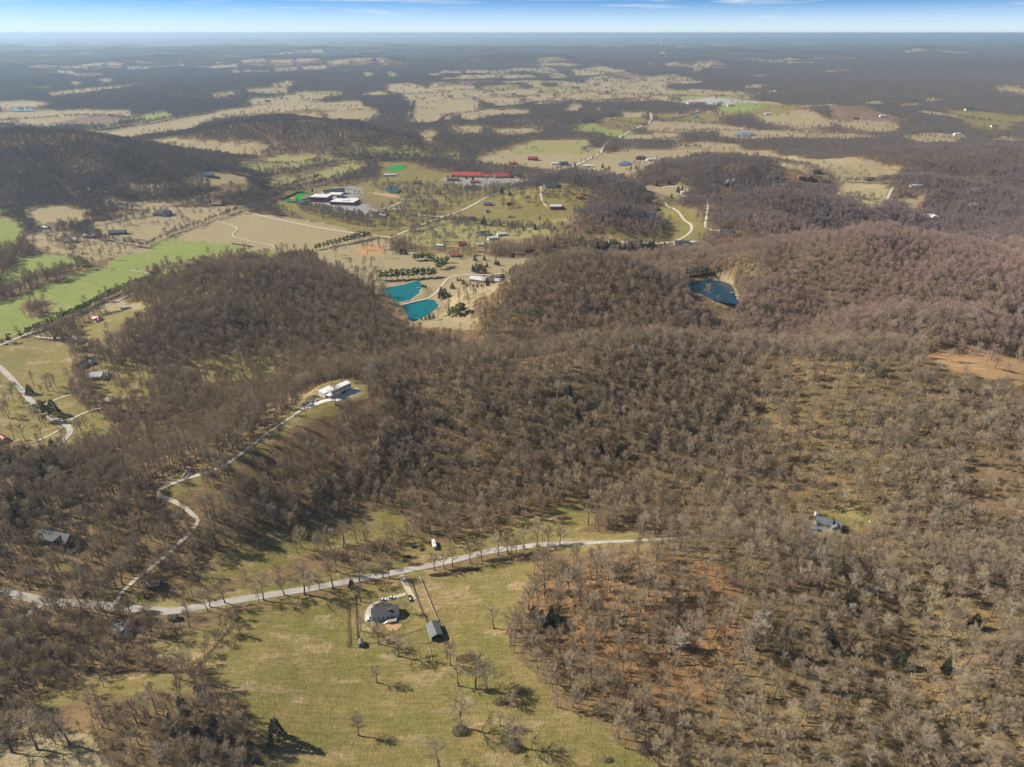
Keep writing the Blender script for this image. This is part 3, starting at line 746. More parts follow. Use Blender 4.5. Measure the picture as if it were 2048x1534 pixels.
for (px, py, r0, r1, pz) in PADS[3:]: ok &= np.hypot(tx - px, ty - py) > min(r0, 26) * .95
CLEAR = [(250,1258,6),(115,1080,8),(347,1236,5),(110,1300,4),(195,640,13),(158,684,13),(172,727,13),(200,752,13),(222,800,10),(5,878,10),(250,617,8),(868,1087,9),(1010,352,20),(962,572,30),(990,562,26),(975,409,13),(1110,412,24),(1103,372,18),(1302,416,24),(910,507,13),(1055,497,14),(968,467,15),(985,477,14),(1003,468,12),(1365,486,22),(1853,437,28),(1455,467,15),(1270,487,15),(1195,483,10),(1224,484,10),(1460,390,20),(942,436,16)]
CW = []
for (u, v, r) in CLEAR:
    p = P1(u, v); CW.append((p.x, p.y, r)); ok &= np.hypot(tx - p.x, ty - p.y + r * .35) > r
tx, ty, small = tx[ok], ty[ok], small[ok]
tz = hz(tx, ty)
hs = (.50 + .62 * fbm(tx / 45, ty / 45, 95, 2) + .42 * (rng_.random(len(tx)) - .5)) * np.where(small > 0, .62, 1)
vi = rng_.integers(0, 8, len(tx)); vi[rng_.random(len(tx)) < .022] = 8
vi[(small > 0)] = rng_.choice([1, 4, 6], (small > 0).sum())
# single trees: the ones that show largest
VH = np.array([v[3] for v in VAR] + [VAR[2][3]])
pu, pv, pd = to_px(tx, ty, tz)
sizepx = hs * VH[vi] / pd * np.where((pu > -10) & (pu < W0 + 10) & (pv > 0) & (pv < H0 + 18), 1, 0)
order = np.argsort(-sizepx)
NSOLO = 296 - len(TREES)
solo = order[:NSOLO]
def zone(u, v):
    if u < 640:
        if v > 1440: return 'in the dark lower left thicket' if u > 200 else 'beside the straw field at the lower left'
        if v > 1330: return 'in the tree belt above the lower left thicket'
        return 'in the left woods below the road'
    if u < 1120: return 'scattered over the lower meadow'
    e = v - 1250
    if u < 1330: return 'on the shaded wood edge beside the meadow' if v > 1330 else 'on the orange leaf slope facing the meadow'
    if u < 1560: return 'among long shadows at the tan wood foot' if v > 1420 else 'on the orange floor of the middle wood'
    if u < 1800: return 'on the bank left of the black ravine' if v > 1300 else 'on the slope above the black ravine'
    return 'in the crowded lower right corner' if v > 1380 else 'on the right hand slope beyond the ravine'
for i in solo:
    zn = zone(pu[i], pv[i]); k = int(vi[i]); hh = 'pale barked' if k == 8 else ('big ' if hs[i] > 1.02 else 'medium ' if hs[i] > .88 else 'small ') + NAMES[k].replace('tall ', '').replace('small ', '').replace('large', 'full crowned')
    lab = f'{hh} bare tree {zn}'
    TREES.append((tx[i], ty[i], tz[i], float(hs[i] * VH[k]), k, lab, f'bare trees {zn}'))
rest = np.ones(len(tx), bool); rest[solo] = False
used_tree = set()
def place_tree(x, y, z, H, k, lab, group):
    tm, cm, pm, h0 = VAR[2 if k == 8 else k]
    e = bpy.data.objects.new('bare_tree', None); COL.objects.link(e); e.empty_display_size = .5
    e.location = (x, y, z); s = H / h0; wd_ = 1.25 if group is None else 1.0; e.scale = (s * wd_ * rng_.uniform(.92, 1.1), s * wd_ * rng_.uniform(.92, 1.1), s); e.rotation_euler = (0, 0, rng_.uniform(0, 6.28))
    e['label'] = lab; e['category'] = 'tree'
    e['group'] = group or 'single bare trees of meadow, yard and roadside'
    link('trunk', tm, e); link('crown', pm if k == 8 else cm, e)
for t in TREES: place_tree(*[float(q) for q in t[:4]], *t[4:])

# ------------------------------------------------------------------ the rest of the woods: one mass
FX, FY, FS, FI = [tx[rest]], [ty[rest]], [hs[rest]], [np.where(ty[rest] > 1250, 9 + vi[rest] % 4, vi[rest])]
mx_, my_ = jgrid(1800, 4200, 9.6, 2); m = (landcover(mx_, my_, 1.2) == 0) & (rng_.random(len(mx_)) < np.clip(.3 + 1.5 * fbm(mx_ / 70, my_ / 70, 91, 2), .3, .95)) & ~near_road(mx_, my_, 3)
for (px, py, r) in CW: m &= np.hypot(mx_ - px, my_ - py) > r
m &= open_view(mx_, my_, 14, .10)
FX.append(mx_[m]); FY.append(my_[m]); FS.append(.62 + .65 * fbm(mx_[m] / 50, my_[m] / 50, 95, 2)); FI.append(rng_.integers(9, 13, m.sum()))
# thin tree lines and lone trees across the far pastures
sc = (landcover(mx_, my_) != 0) & (rng_.random(len(mx_)) < np.where(fbm(mx_ / 55, my_ / 130, 97, 2) > .66, .05, .003))
FX.append(mx_[sc]); FY.append(my_[sc]); FS.append(np.full(sc.sum(), .75)); FI.append(rng_.integers(9, 13, sc.sum()))
FAR_HEDGE = ["640,302 740,312 850,320 960,332 1100,348", "700,318 800,322 900,328", "1165,303 1230,286 1400,286 1560,283", "1300,242 1450,251 1560,263 1700,270 1900,264", "828,204 824,222 822,240", "950,243 1080,237 1200,226", "1050,258 1130,263 1165,247 1230,231",
  "485,345 560,345 660,330 735,326", "500,366 600,376 700,352 760,340", "393,266 480,256 590,246", "0,243 180,233 260,239", "195,266 300,246 480,211", "958,330 1050,342 1110,350", "1205,304 1290,300 1400,296", "770,186 830,190 905,184", "1060,135 1140,137 1270,150", "1195,190 1330,192 1450,194", "1340,242 1400,228 1440,212",
  "1540,320 1640,345 1760,366", "1666,392 1730,400 1780,398", "1800,272 1900,278 1960,290", "1880,225 1950,240 2040,250", "140,405 260,400 400,396", "60,465 150,470 215,482", "205,478 290,495", "164,456 260,436 330,424", "828,462 900,445 1000,452 1110,460", "730,436 800,430 880,438", "1100,345 1160,328 1205,306", "1285,254 1302,243", "880,245 900,232 960,225"]
ex, ey = [], []
for s in FAR_HEDGE:
    a = parse(s); x, y, z = P(a[:, 0], a[:, 1]); c = smooth_line(np.stack([x, y], 1), 6.5 + .0006 * y.mean()); g_ = .45 + .55 * (fbm(c[:, 0] / 60, c[:, 1] / 60, 133, 2) > .42)
    for k in range(3): kk = rng_.random(len(c)) < g_; ex.append(c[kk, 0] + rng_.normal(size=kk.sum()) * 5); ey.append(c[kk, 1] + rng_.normal(size=kk.sum()) * 5)
ex, ey = np.concatenate(ex), np.concatenate(ey); m = ~near_road(ex, ey, 3)
for (px, py, r) in CW: m &= np.hypot(ex - px, ey - py) > r
FX.append(ex[m]); FY.append(ey[m]); FS.append(.5 + .4 * rng_.random(m.sum())); FI.append(rng_.integers(9, 13, m.sum()))
kx, ky = jgrid(4200, 11000, 19, 3); c_ = landcover(kx, ky); m = ((c_ == 0) & (rng_.random(len(kx)) < .9) & open_view(kx, ky, 13, .10)) | ((c_ != 0) & (rng_.random(len(kx)) < .03))
FX.append(kx[m]); FY.append(ky[m]); FS.append(.75 + .6 * fbm(kx[m] / 80, ky[m] / 80, 95, 2)); FI.append(rng_.integers(13, 16, m.sum()))
kx, ky = jgrid(11000, 19000, 44, 4); m = (landcover(kx, ky) == 0)
FX.append(kx[m]); FY.append(ky[m]); FS.append(1.4 + .9 * rng_.random(m.sum())); FI.append(rng_.integers(13, 16, m.sum()))
FX, FY, FS, FI = map(np.concatenate, (FX, FY, FS, FI)); FZ = hz(FX, FY)
print('forest points', len(FX))
def scatter(name, X, Y, Z, S, I, objs, label):
    me = bpy.data.meshes.new(name); me.vertices.add(len(X)); me.vertices.foreach_set('co', np.stack([X, Y, Z], 1).astype(np.float32).ravel())
    for nm, tp, val in (('var', 'INT', I.astype(np.int32)), ('size', 'FLOAT', S.astype(np.float32)), ('turn', 'FLOAT', (rng_.random(len(X)) * 6.283).astype(np.float32))):
        at = me.attributes.new(nm, tp, 'POINT'); at.data.foreach_set('value', val)
    g = bpy.data.node_groups.new(name, 'GeometryNodeTree')
    g.interface.new_socket('Geometry', in_out='INPUT', socket_type='NodeSocketGeometry'); g.interface.new_socket('Geometry', in_out='OUTPUT', socket_type='NodeSocketGeometry')
    gi = g.nodes.new('NodeGroupInput'); go = g.nodes.new('NodeGroupOutput'); jn = g.nodes.new('GeometryNodeJoinGeometry'); L = g.links
    def na(nm, tp):
        a = g.nodes.new('GeometryNodeInputNamedAttribute'); a.data_type = tp; a.inputs['Name'].default_value = nm; return a.outputs[0]
    va, si, tu = na('var', 'INT'), na('size', 'FLOAT'), na('turn', 'FLOAT')
    cx = g.nodes.new('ShaderNodeCombineXYZ'); L.new(tu, cx.inputs[2])
    for k, ob in enumerate(objs):
        if not (I == k).any(): continue
        oi = g.nodes.new('GeometryNodeObjectInfo'); oi.inputs['Object'].default_value = ob; oi.inputs['As Instance'].default_value = True
        eq = g.nodes.new('FunctionNodeCompare'); eq.data_type = 'INT'; eq.operation = 'EQUAL'; L.new(va, eq.inputs[2]); eq.inputs[3].default_value = k
        ip = g.nodes.new('GeometryNodeInstanceOnPoints'); L.new(gi.outputs[0], ip.inputs['Points']); L.new(eq.outputs[0], ip.inputs['Selection']); L.new(oi.outputs['Geometry'], ip.inputs['Instance'])
        L.new(cx.outputs[0], ip.inputs['Rotation']); L.new(si, ip.inputs['Scale']); L.new(ip.outputs[0], jn.inputs[0])
    L.new(jn.outputs[0], go.inputs[0])
    o = link(name, me); o.modifiers.new('scatter', 'NODES').node_group = g
    o['kind'] = 'stuff'; o['label'] = label; return o
scatter('forest', FX, FY, FZ, FS, FI, HID, 'leafless winter woods covering the hills')
# ------------------------------------------------------------------ evergreens
def leaf_mat(name, c1, c2):
    m = bpy.data.materials.new(name); m.use_nodes = True; n, l = nodes(m); b = n['Principled BSDF']; b.inputs['Roughness'].default_value = .8; b.inputs['Specular IOR Level'].default_value = .2
    oi = n.new('ShaderNodeObjectInfo'); ge = n.new('ShaderNodeNewGeometry'); no = n.new('ShaderNodeTexNoise'); no.inputs['Scale'].default_value = .8; l.new(ge.outputs['Position'], no.inputs['Vector'])
    ad = n.new('ShaderNodeMath'); ad.operation = 'MULTIPLY_ADD'; l.new(oi.outputs['Random'], ad.inputs[0]); ad.inputs[1].default_value = .5; l.new(no.outputs[0], ad.inputs[2])
    sb = n.new('ShaderNodeMath'); sb.operation = 'SUBTRACT'; l.new(ad.outputs[0], sb.inputs[0]); sb.inputs[1].default_value = .25; sb.use_clamp = True
    mx = n.new('ShaderNodeMix'); mx.data_type = 'RGBA'; l.new(sb.outputs[0], mx.inputs['Factor']); mx.inputs['A'].default_value = (*c1, 1); mx.inputs['B'].default_value = (*c2, 1); l.new(mx.outputs['Result'], b.inputs['Base Color']); return m
M_CEDAR = leaf_mat('dark_cedar_foliage', (.030, .042, .022), (.075, .080, .038)); M_PINE = leaf_mat('pine_needles', (.085, .125, .025), (.19, .24, .045)); M_GOLD = leaf_mat('yellow_green_needles', (.12, .12, .02), (.22, .20, .035))
def evergreen(seed, kind, H=12.0):
    r = np.random.default_rng(seed); T, C = MB(), MB()
    T.tube([np.array([0, 0, -.5]), np.array([0, 0, H * .5]), np.array([0, 0, H * .9])], [.022 * H, .016 * H, .03], 6)
    n = 900
    if kind == 'cedar':
        R = H * r.uniform(.24, .32)
        lob = r.uniform(0, 6.28, 5)
        for i in range(n):
            z = 1 - math.sqrt(r.random()); a = r.uniform(0, 6.28); e = (1 - z) ** .75 * (1 + .16 * math.sin(3 * a + lob[0] + z * 5) + .1 * math.sin(5 * a + lob[1] - z * 9)); q = R * e * math.sqrt(r.uniform(.35, 1))
            p = np.array([q * math.cos(a), q * math.sin(a), H * (.07 + .93 * z)]); d = norm(np.array([math.cos(a), math.sin(a), .7]) + r.normal(size=3) * .4)
            C.sliver(p - d * .3, p + d * r.uniform(.5, 1.0), r.uniform(.16, .30), r)
    else:
        cl = [np.array([*(r.normal(size=2) * H * .15), H * r.uniform(.34, .92)]) for _ in range(16)]; cl.append(np.array([0, 0, H * .94]))
        for i in range(n):
            c = cl[i % len(cl)]; p = c + norm(r.normal(size=3)) * np.array([1, 1, .7]) * H * .105 * r.uniform(.5, 1.1); d = norm(p - c + np.array([0, 0, .4]) + r.normal(size=3) * .5)
            C.sliver(p - d * .3, p + d * r.uniform(.5, .9), r.uniform(.2, .32), r)
    return make_mesh('evergreen_trunk', T.v, T.f, M_BARK, smooth=True), C
EG = {}
for kind in ('cedar', 'pine', 'gold'):
    EG[kind] = []
    for i in range(4):
        tm, C = evergreen(500 + i + len(kind) * 10, 'cedar' if kind == 'cedar' else 'pine')
        EG[kind].append((tm, make_mesh('evergreen_crown', C.v, C.f, {'cedar': M_CEDAR, 'pine': M_PINE, 'gold': M_GOLD}[kind])))
def place_evergreen(u, v, hp, kind, lab, group, H=None, xyz=None):
    p = P1(u, v) if xyz is None else Vector(xyz)
    if H is None:
        d = to_px(p.x, p.y, p.z)[2]; el = math.atan2(CAM_H - p.z, p.y); H = min(24, max(4, hp * d / F0 / max(.35, math.cos(el))))
    tm, cm = EG[kind][int(rng_.integers(0, 4))]
    e = bpy.data.objects.new({'cedar': 'cedar_tree'}.get(kind, 'pine_tree'), None); COL.objects.link(e); s = H / 12; e.location = p; wv = rng_.uniform(.9, 1.2)
    e.scale = (s * wv, s * wv, s); e.rotation_euler = (0, 0, rng_.uniform(0, 6.28)); e['label'] = lab; e['category'] = 'tree'; e['group'] = group
    link('trunk', tm, e); link('crown', cm, e)
EVER = """
pine|row of pines behind the upper teal pond|green pine in the long row behind the upper teal pond|762,560,20 773,560,20 784,559,21 795,559,20 806,558,21 817,558,20 828,557,21 838,556,20 848,556,21 858,555,20 867,554,18
pine|loose pines on the tan pasture|light green pine in the loose group on the tan pasture|829,521,14 836,521,15 843,520,14 849,520,14 856,521,15 862,523,15 869,526,15 876,527,14 883,526,12
pine|pines in the pasture clump above the house drive|yellowish pine in the lower clump above the pond house drive|875,538,14 880,539,15 885,536,17 891,533,18 896,525,14
pine|pines right of the lower pond|bright green pine in the bunch right of the lower teal pond|906,631,18 914,632,22 921,629,24 927,627,20 899,634,15
cedar|shrubs on the pond bank|dark round evergreen on the lower bank of the teal pond|843,640,7 851,639,9 859,638,12 867,636,10
pine|pines behind the dark blue pond|green pine in the row behind the dark blue pond|1364,555,17 1372,553,17 1380,552,16 1388,551,17 1396,550,16 1404,549,16 1412,549,15
pine|pines around the dark blue pond|large lone green pine below the corner of the dark blue pond|1528,636,27
pine|pines around the dark blue pond|low green pine at the near corner of the dark blue pond|1487,619,12
pine|pines around the dark blue pond|bushy green pine at the left tip of the dark blue pond|1358,582,16
pine|pines around the dark blue pond|pale green pine behind the dark blue pond's far corner|1478,547,12
pine|pine row at the tan field corner|dark green pine in the hedge row at the tan field's lower corner|632,500,11 640,498,12 648,496,12 656,494,13 664,492,13 672,491,14 680,489,14 688,488,15 696,486,16 704,484,15 712,482,16 720,480,18 730,478,15 738,477,14
pine|low pine hedge at the green field end|dark pine in the short hedge at the green field's end|578,512,10 586,511,10 594,510,11 602,509,10 610,509,11 618,508,10 626,507,9
cedar|cedars about the pond mansion|big dark cedar beside the bend of the pond drive|883,597,24
cedar|cedars about the pond mansion|second dark cedar leaning on the big one by the pond drive|890,593,18
cedar|cedars about the pond mansion|dark cedar in the clump behind the white roofed mansion|946,543,15 953,546,21 959,541,15 969,546,17 974,535,11 963,538,13
cedar|cedars about the pond mansion|small clipped cedar at the front of the white roofed mansion|915,562,9 921,562,7 927,569,11 934,573,7 947,574,8 954,575,8 963,573,7 976,573,14 997,564,11 905,578,14 899,594,10
cedar|cedars on the upper pasture|dark rounded cedar alone on the pasture above the mansion|950,522,12 969,521,12 992,530,12 997,531,11 1027,516,10 1021,548,13 1032,539,13
cedar|cedars on the upper pasture|small cedar beside the red roofed pasture barn|901,510,8 923,514,7
cedar|cedars on the upper pasture|dark cedar in the clump left of the pasture trees|802,507,11 812,509,11
cedar|cedars on the upper pasture|tiny cedar by the dock of the upper teal pond|852,576,7
cedar|cedars of the village lawns|large dark cedar on the village lawn among hedges|968,450,18
cedar|cedars of the village lawns|dark cedar scattered on the village lawn|984,451,9 1001,452,9 1024,455,14 1030,456,11 1070,460,13 1047,462,7 1079,439,7 1095,443,7 1149,421,8
cedar|cedars of the village lawns|dark cedar by the bend of the village road|1004,389,16 1020,392,11
cedar|cedars of the school grounds|dark cedar on the school grounds below the red roofs|881,389,9 873,388,9 907,356,8 896,356,7 946,361,9 933,358,7 847,409,10 772,422,8 726,434,7 625,384,8
cedar|cedars in the dark tree belt|dark cedar in the belt of trees behind the village|1072,492,16 1096,494,21 1086,495,15 1101,492,12 1109,493,13 1120,496,12 1060,496,12 1135,498,12
cedar|cedars on the far farm fields|dark cedar near the white barns on the far farm field|1205,336,10 1218,339,8 1272,338,9 1262,338,7 1150,333,9
cedar|cedars on the far farm fields|dark cedar along the lane past the wooded knoll|1313,372,9 1339,369,9 1291,380,6 1356,385,14 1364,382,11 1343,396,10
gold|big evergreens over the valley road|tall yellow green pine over the bend of the left valley road|92,842,40
cedar|big evergreens over the valley road|tall dark pine beside the yellow green one at the valley road|110,830,32
cedar|big evergreens over the valley road|dark evergreen at the lower end of the valley road|86,921,22
cedar|big evergreens over the valley road|dark evergreen leaning with long shadow by the valley road|61,789,22
pine|roadside evergreens by the green field|small pine at the left edge of the county road|6,689,11
pine|roadside evergreens by the green field|bushy pine between the road and the green field's left end|20,686,18
pine|roadside evergreens by the green field|little round pine standing alone by the county road|43,674,12
pine|roadside evergreens by the green field|dark pine in the short row along the green field|55,669,14 64,666,14 73,663,15 82,659,15 90,656,14 98,652,14 106,649,15
cedar|lawn cedars at the county road|dark cedar on the lawn across the county road|110,679,9 125,677,10 137,677,13
cedar|cedars of the near meadow|big dark cedar alone at the lower left of the meadow|556,1481,40
cedar|cedars of the near meadow|dark cedar at the roadside beside the ranch house yard|704,1176,18
cedar|cedars at the thicket rim|dark cedar at the upper rim of the lower left thicket|395,1384,16 404,1390,18 413,1402,18
gold|lone yellow shrub|yellow green shrub alone on the forest floor|1475,1246,15
gold|lone yellow shrub|small green holly among bare trunks in the central wood|1042,962,9
"""
n_ev = 0
for line in EVER.strip().split('\n'):
    kind, grp, lab, pts = line.split('|')
    for q in pts.split():
        u, v, hp = map(float, q.split(',')); place_evergreen(u, v, hp, kind, lab, grp); n_ev += 1
# pine screen along the county road
for t in np.linspace(0, 1, 30):
    a = parse("118,641 160,626 200,604 250,582 310,561"); i = min(int(t * 4), 3); q = a[i] + (a[i + 1] - a[i]) * (t * 4 - i)
    place_evergreen(q[0], q[1], 13 + 3 * rng_.random(), 'pine', 'green pine in the long screen between green field and county road', 'pine screen along the county road')
# evergreens mixed into the woods
for s, n_, lab, grp in [("0,925 110,905 240,950 130,1000 40,1045 0,1060", 30, 'dark evergreen on the shaded slope at the left edge', 'evergreens on the left slope'),
        ("1480,440 1660,428 1800,428 1900,452 1830,472 1700,455 1500,455", 46, 'dark evergreen in the band crossing the right middle distance', 'evergreens in the right band'),
        ("1180,445 1250,395 1310,412 1330,440 1240,452", 24, 'dark evergreen mixed into the wooded knoll below the mast', 'evergreens of the knoll'),
        ("1420,372 1480,352 1500,380 1430,424", 16, 'dark evergreen on the hill by the straight white lane', 'evergreens by the white lane'),
        ("1140,482 1200,490 1340,492 1340,506 1200,502 1140,500", 22, 'dark evergreen in the belt below the sand paddocks', 'evergreens below the paddocks'),
        ("1062,1218 1108,1218 1114,1258 1072,1264", 6, 'dark cedar inside the left edge of the near right wood', 'cedars at the near wood edge'), ("210,1420 430,1420 520,1500 300,1520", 7, 'dark cedar among bare trees of the lower left thicket', 'cedars in the lower left thicket'), ("1500,1150 1950,1120 2000,1400 1600,1420", 8, 'small dark cedar between bare trunks of the right wood', 'cedars in the right wood'), ("700,820 1200,780 1300,960 800,980", 9, 'small dark cedar on the wooded slope under the ridge house', 'cedars on the central slope'),
        ("1345,503 1400,492 1500,482 1410,530 1350,545", 14, 'dark evergreen above the dark blue pond', 'evergreens above the pond')]:
    w = wpoly(s); k = 0
    while k < n_:
        x = rng_.uniform(w[:, 0].min(), w[:, 0].max(), 1); y = rng_.uniform(w[:, 1].min(), w[:, 1].max(), 1)
        if inpoly(x, y, w)[0]:
            place_evergreen(0, 0, 0, 'cedar', lab, grp, H=rng_.uniform(10, 16), xyz=(float(x[0]), float(y[0]), float(hz(x, y)[0]))); k += 1; n_ev += 1
# ------------------------------------------------------------------ building kit
MC = {}
def M(name, col, rough=.75, var=.12, scale=.8, metal=0, col2=None):
    if name not in MC: MC[name] = simple_mat(name, col, rough, var, scale, metal, col2)
    return MC[name]
def stripes(name, col, per, axis=0, rough=.6, depth=.35, metal=0):
    """standing-seam or shingle courses as a real bump on the sheet"""
    if name in MC: return MC[name]
    m = simple_mat(name, col, rough, .14, .5, metal); n, l = nodes(m); tc = n.new('ShaderNodeTexCoord'); w = n.new('ShaderNodeTexWave'); w.wave_type = 'BANDS'; w.bands_direction = 'XYZ'[axis]; w.inputs['Scale'].default_value = per
    l.new(tc.outputs['Object'], w.inputs['Vector']); bm = n.new('ShaderNodeBump'); bm.inputs['Strength'].default_value = depth; bm.inputs['Distance'].default_value = .06; l.new(w.outputs[0], bm.inputs['Height']); l.new(bm.outputs[0], n['Principled BSDF'].inputs['Normal']); MC[name] = m; return m
W_WHITE = M('white_siding', (.72, .71, .68)); W_BLUE = M('pale_blue_siding', (.42, .55, .68)); W_BRICK = M('red_brick', (.28, .12, .08), .9, .2, 3); W_TAN = M('tan_stone', (.50, .40, .26), .9, .2, 2); W_GREY = M('grey_siding', (.36, .36, .36)); W_DARK = M('dark_siding', (.10, .11, .12)); W_RED = M('barn_red_boards', (.30, .06, .05), .85, .2, 2); W_BROWN = M('brown_boards', (.18, .12, .085), .9, .2, 2)
R_GREY = stripes('grey_shingles', (.05, .052, .058), 3.0); R_LIGHT = stripes('pale_metal_roof', (.52, .53, .54), 2.2, 0, .6); R_RED = stripes('red_metal_roof', (.36, .065, .055), 2.2, 0, .5); R_BLUE = stripes('blue_metal_roof', (.045, .065, .095), 2.2, 0, .5); R_BROWN = stripes('brown_shingles', (.16, .105, .08), 3.0); R_DARK = stripes('charcoal_roof', (.03, .033, .038), 3.0); R_SILVER = stripes('grey_metal_roof', (.12, .13, .14), 2.2, 0, .6); R_WHITE = M('white_flat_roof', (.62, .61, .59), .7, .12); R_GREEN = stripes('green_metal_roof', (.06, .22, .15), 2.2)
GLASS = M('window_glass', (.02, .025, .032), .08, .3); TRIM = M('white_trim', (.74, .73, .70)); DOORM = M('dark_door', (.07, .06, .055)); CONCM = M('concrete_slab', (.50, .48, .44), .9); BRICKM = M('chimney_brick', (.22, .12, .09), .9, .2, 3); WOODM = M('weathered_wood', (.30, .25, .20), .9, .2, 2); METALM = M('galvanised_steel', (.45, .47, .48), .4, .1, 1, .6); RUBBER = M('tyre_rubber', (.02, .02, .02), .9)

def box(x0, y0, z0, x1, y1, z1):
    v = [(x, y, z) for z in (z0, z1) for y in (y0, y1) for x in (x0, x1)]
    return v, [(0, 2, 3, 1), (4, 5, 7, 6), (0, 1, 5, 4), (2, 6, 7, 3), (0, 4, 6, 2), (1, 3, 7, 5)]
def mesh(name, parts, mt, parent=None, loc=None, rot=0, smooth=False):
    """several (verts, faces) shapes joined into one mesh object"""
    V, F = [], []
    for v, f in parts: o = len(V); V += [tuple(p) for p in v]; F += [tuple(i + o for i in q) for q in f]
    me = bpy.data.meshes.new(name); me.from_pydata(V, [], F); me.materials.append(mt); me.update()
    if smooth:
        for p in me.polygons: p.use_smooth = True
    o = link(name, me, parent, loc)
    if rot: o.rotation_euler = (0, 0, rot)
    return o
def thing(name, lab, cat, p, rot=0, group=None):
    e = bpy.data.objects.new(name, None); COL.objects.link(e); e.location = p; e.rotation_euler = (0, 0, rot); e['label'] = lab; e['category'] = cat
    if group: e['group'] = group
    return e
def gable_wall(L, D, h, r, sink=1.6):
    x, y = L / 2, D / 2
    v = [(-x, -y, -sink), (x, -y, -sink), (x, y, -sink), (-x, y, -sink), (-x, -y, h), (x, -y, h), (x, y, h), (-x, y, h), (-x, 0, h + r), (x, 0, h + r)]
    return v, [(0, 1, 5, 4), (2, 3, 7, 6), (1, 2, 6, 9, 5), (3, 0, 4, 8, 7), (4, 5, 9, 8), (6, 7, 8, 9)]
def gable_roof(L, D, h, r, ov=.45, th=.18):
    x, y = L / 2 + ov, D / 2 + ov; dz = r * ov / (D / 2); out = []
    lo, hi = h - dz + .05, h + r + .05
    v = [(-x, -y, lo), (x, -y, lo), (x, 0, hi), (-x, 0, hi), (-x, y, lo), (x, y, lo)]; n = len(v)
    v += [(a, b, c + th) for a, b, c in v]
    f = [(0, 3, 2, 1), (3, 4, 5, 2), (6, 7, 8, 9), (9, 8, 11, 10), (0, 1, 7, 6), (5, 4, 10, 11), (1, 2, 8, 7), (2, 5, 11, 8), (4, 3, 9, 10), (3, 0, 6, 9)]
    return v, f
def hip_roof(L, D, h, r, ov=.5):
    x, y = L / 2 + ov, D / 2 + ov; k = max(.4, L / 2 - D / 2)
    v = [(-x, -y, h), (x, -y, h), (x, y, h), (-x, y, h), (-x, -y, h + .2), (x, -y, h + .2), (x, y, h + .2), (-x, y, h + .2), (-k, 0, h + r), (k, 0, h + r)]
    return v, [(3, 2, 1, 0), (0, 1, 5, 4), (1, 2, 6, 5), (2, 3, 7, 6), (3, 0, 4, 7), (4, 5, 9, 8), (6, 7, 8, 9), (5, 6, 9), (7, 4, 8)]
def flat_wall(L, D, h, sink=1.6):
    return box(-L / 2, -D / 2, -sink, L / 2, D / 2, h)
def flat_roof(L, D, h):
    return box(-L / 2 - .25, -D / 2 - .25, h + .003, L / 2 + .25, D / 2 + .25, h + .38)
def volume(parent, kind, L, D, h, r, wm, rm, ox=0, oy=0, rot=0, wins=0, door=True, storeys=1, gwin=True):
    w = {'gable': lambda: gable_wall(L, D, h, r), 'hip': lambda: flat_wall(L, D, h), 'flat': lambda: flat_wall(L, D, h)}[kind]()
    rf = {'gable': lambda: gable_roof(L, D, h, r), 'hip': lambda: hip_roof(L, D, h, r), 'flat': lambda: flat_roof(L, D, h)}[kind]()
    q = (ox, oy, 0)
    mesh('wall', [w], wm, parent, q, rot); mesh('roof', [rf], rm, parent, q, rot)
    c, s = math.cos(rot), math.sin(rot)
    def put(name, shp, mt, px, py, pz, rz=0): 
        return mesh(name, [shp], mt, parent, (ox + c * px - s * py, oy + s * px + c * py, pz), rot + rz)
    if wins:
        ww, wh = min(1.3, L / wins * .5), 1.35
        for st in range(storeys):
            zc = h * (st + .56) / storeys
            for i in range(wins):
                x = -L / 2 + L * (i + .5) / wins
                for sd in (-1, 1):
                    if door and st == 0 and i == wins // 2:
                        put('door', box(-.5, -.04, -1.05, .5, .04, 1.05), DOORM, x, sd * (D / 2 + .02), 1.1); continue
                    f = put('window', box(-ww / 2 - .1, -.05, -wh / 2 - .1, ww / 2 + .1, .05, wh / 2 + .1), TRIM, x, sd * (D / 2 + .012), zc)
                    mesh('pane', [box(-ww / 2, -.02, -wh / 2, ww / 2, .02, wh / 2)], GLASS, f, (0, sd * .05, 0))
            if gwin:
                for sd in (-1, 1):
                    f = put('window', box(-.05, -.75, -.8, .05, .75, .8), TRIM, sd * (L / 2 + .012), 0, zc)
                    mesh('pane', [box(-.02, -.62, -.66, .02, .62, .66)], GLASS, f, (sd * .05, 0, 0))
def heading(u0, v0, u1, v1):
    a, b = P1(u0, v0), P1(u1, v1); return math.atan2(b.y - a.y, b.x - a.x)
def chimney(parent, x, y, z0, z1, s=.8): mesh('chimney', [box(x - s / 2, y - s / 2, z0, x + s / 2, y + s / 2, z1), box(x - s / 2 - .1, y - s / 2 - .1, z1, x + s / 2 + .1, y + s / 2 + .1, z1 + .15)], BRICKM, parent)

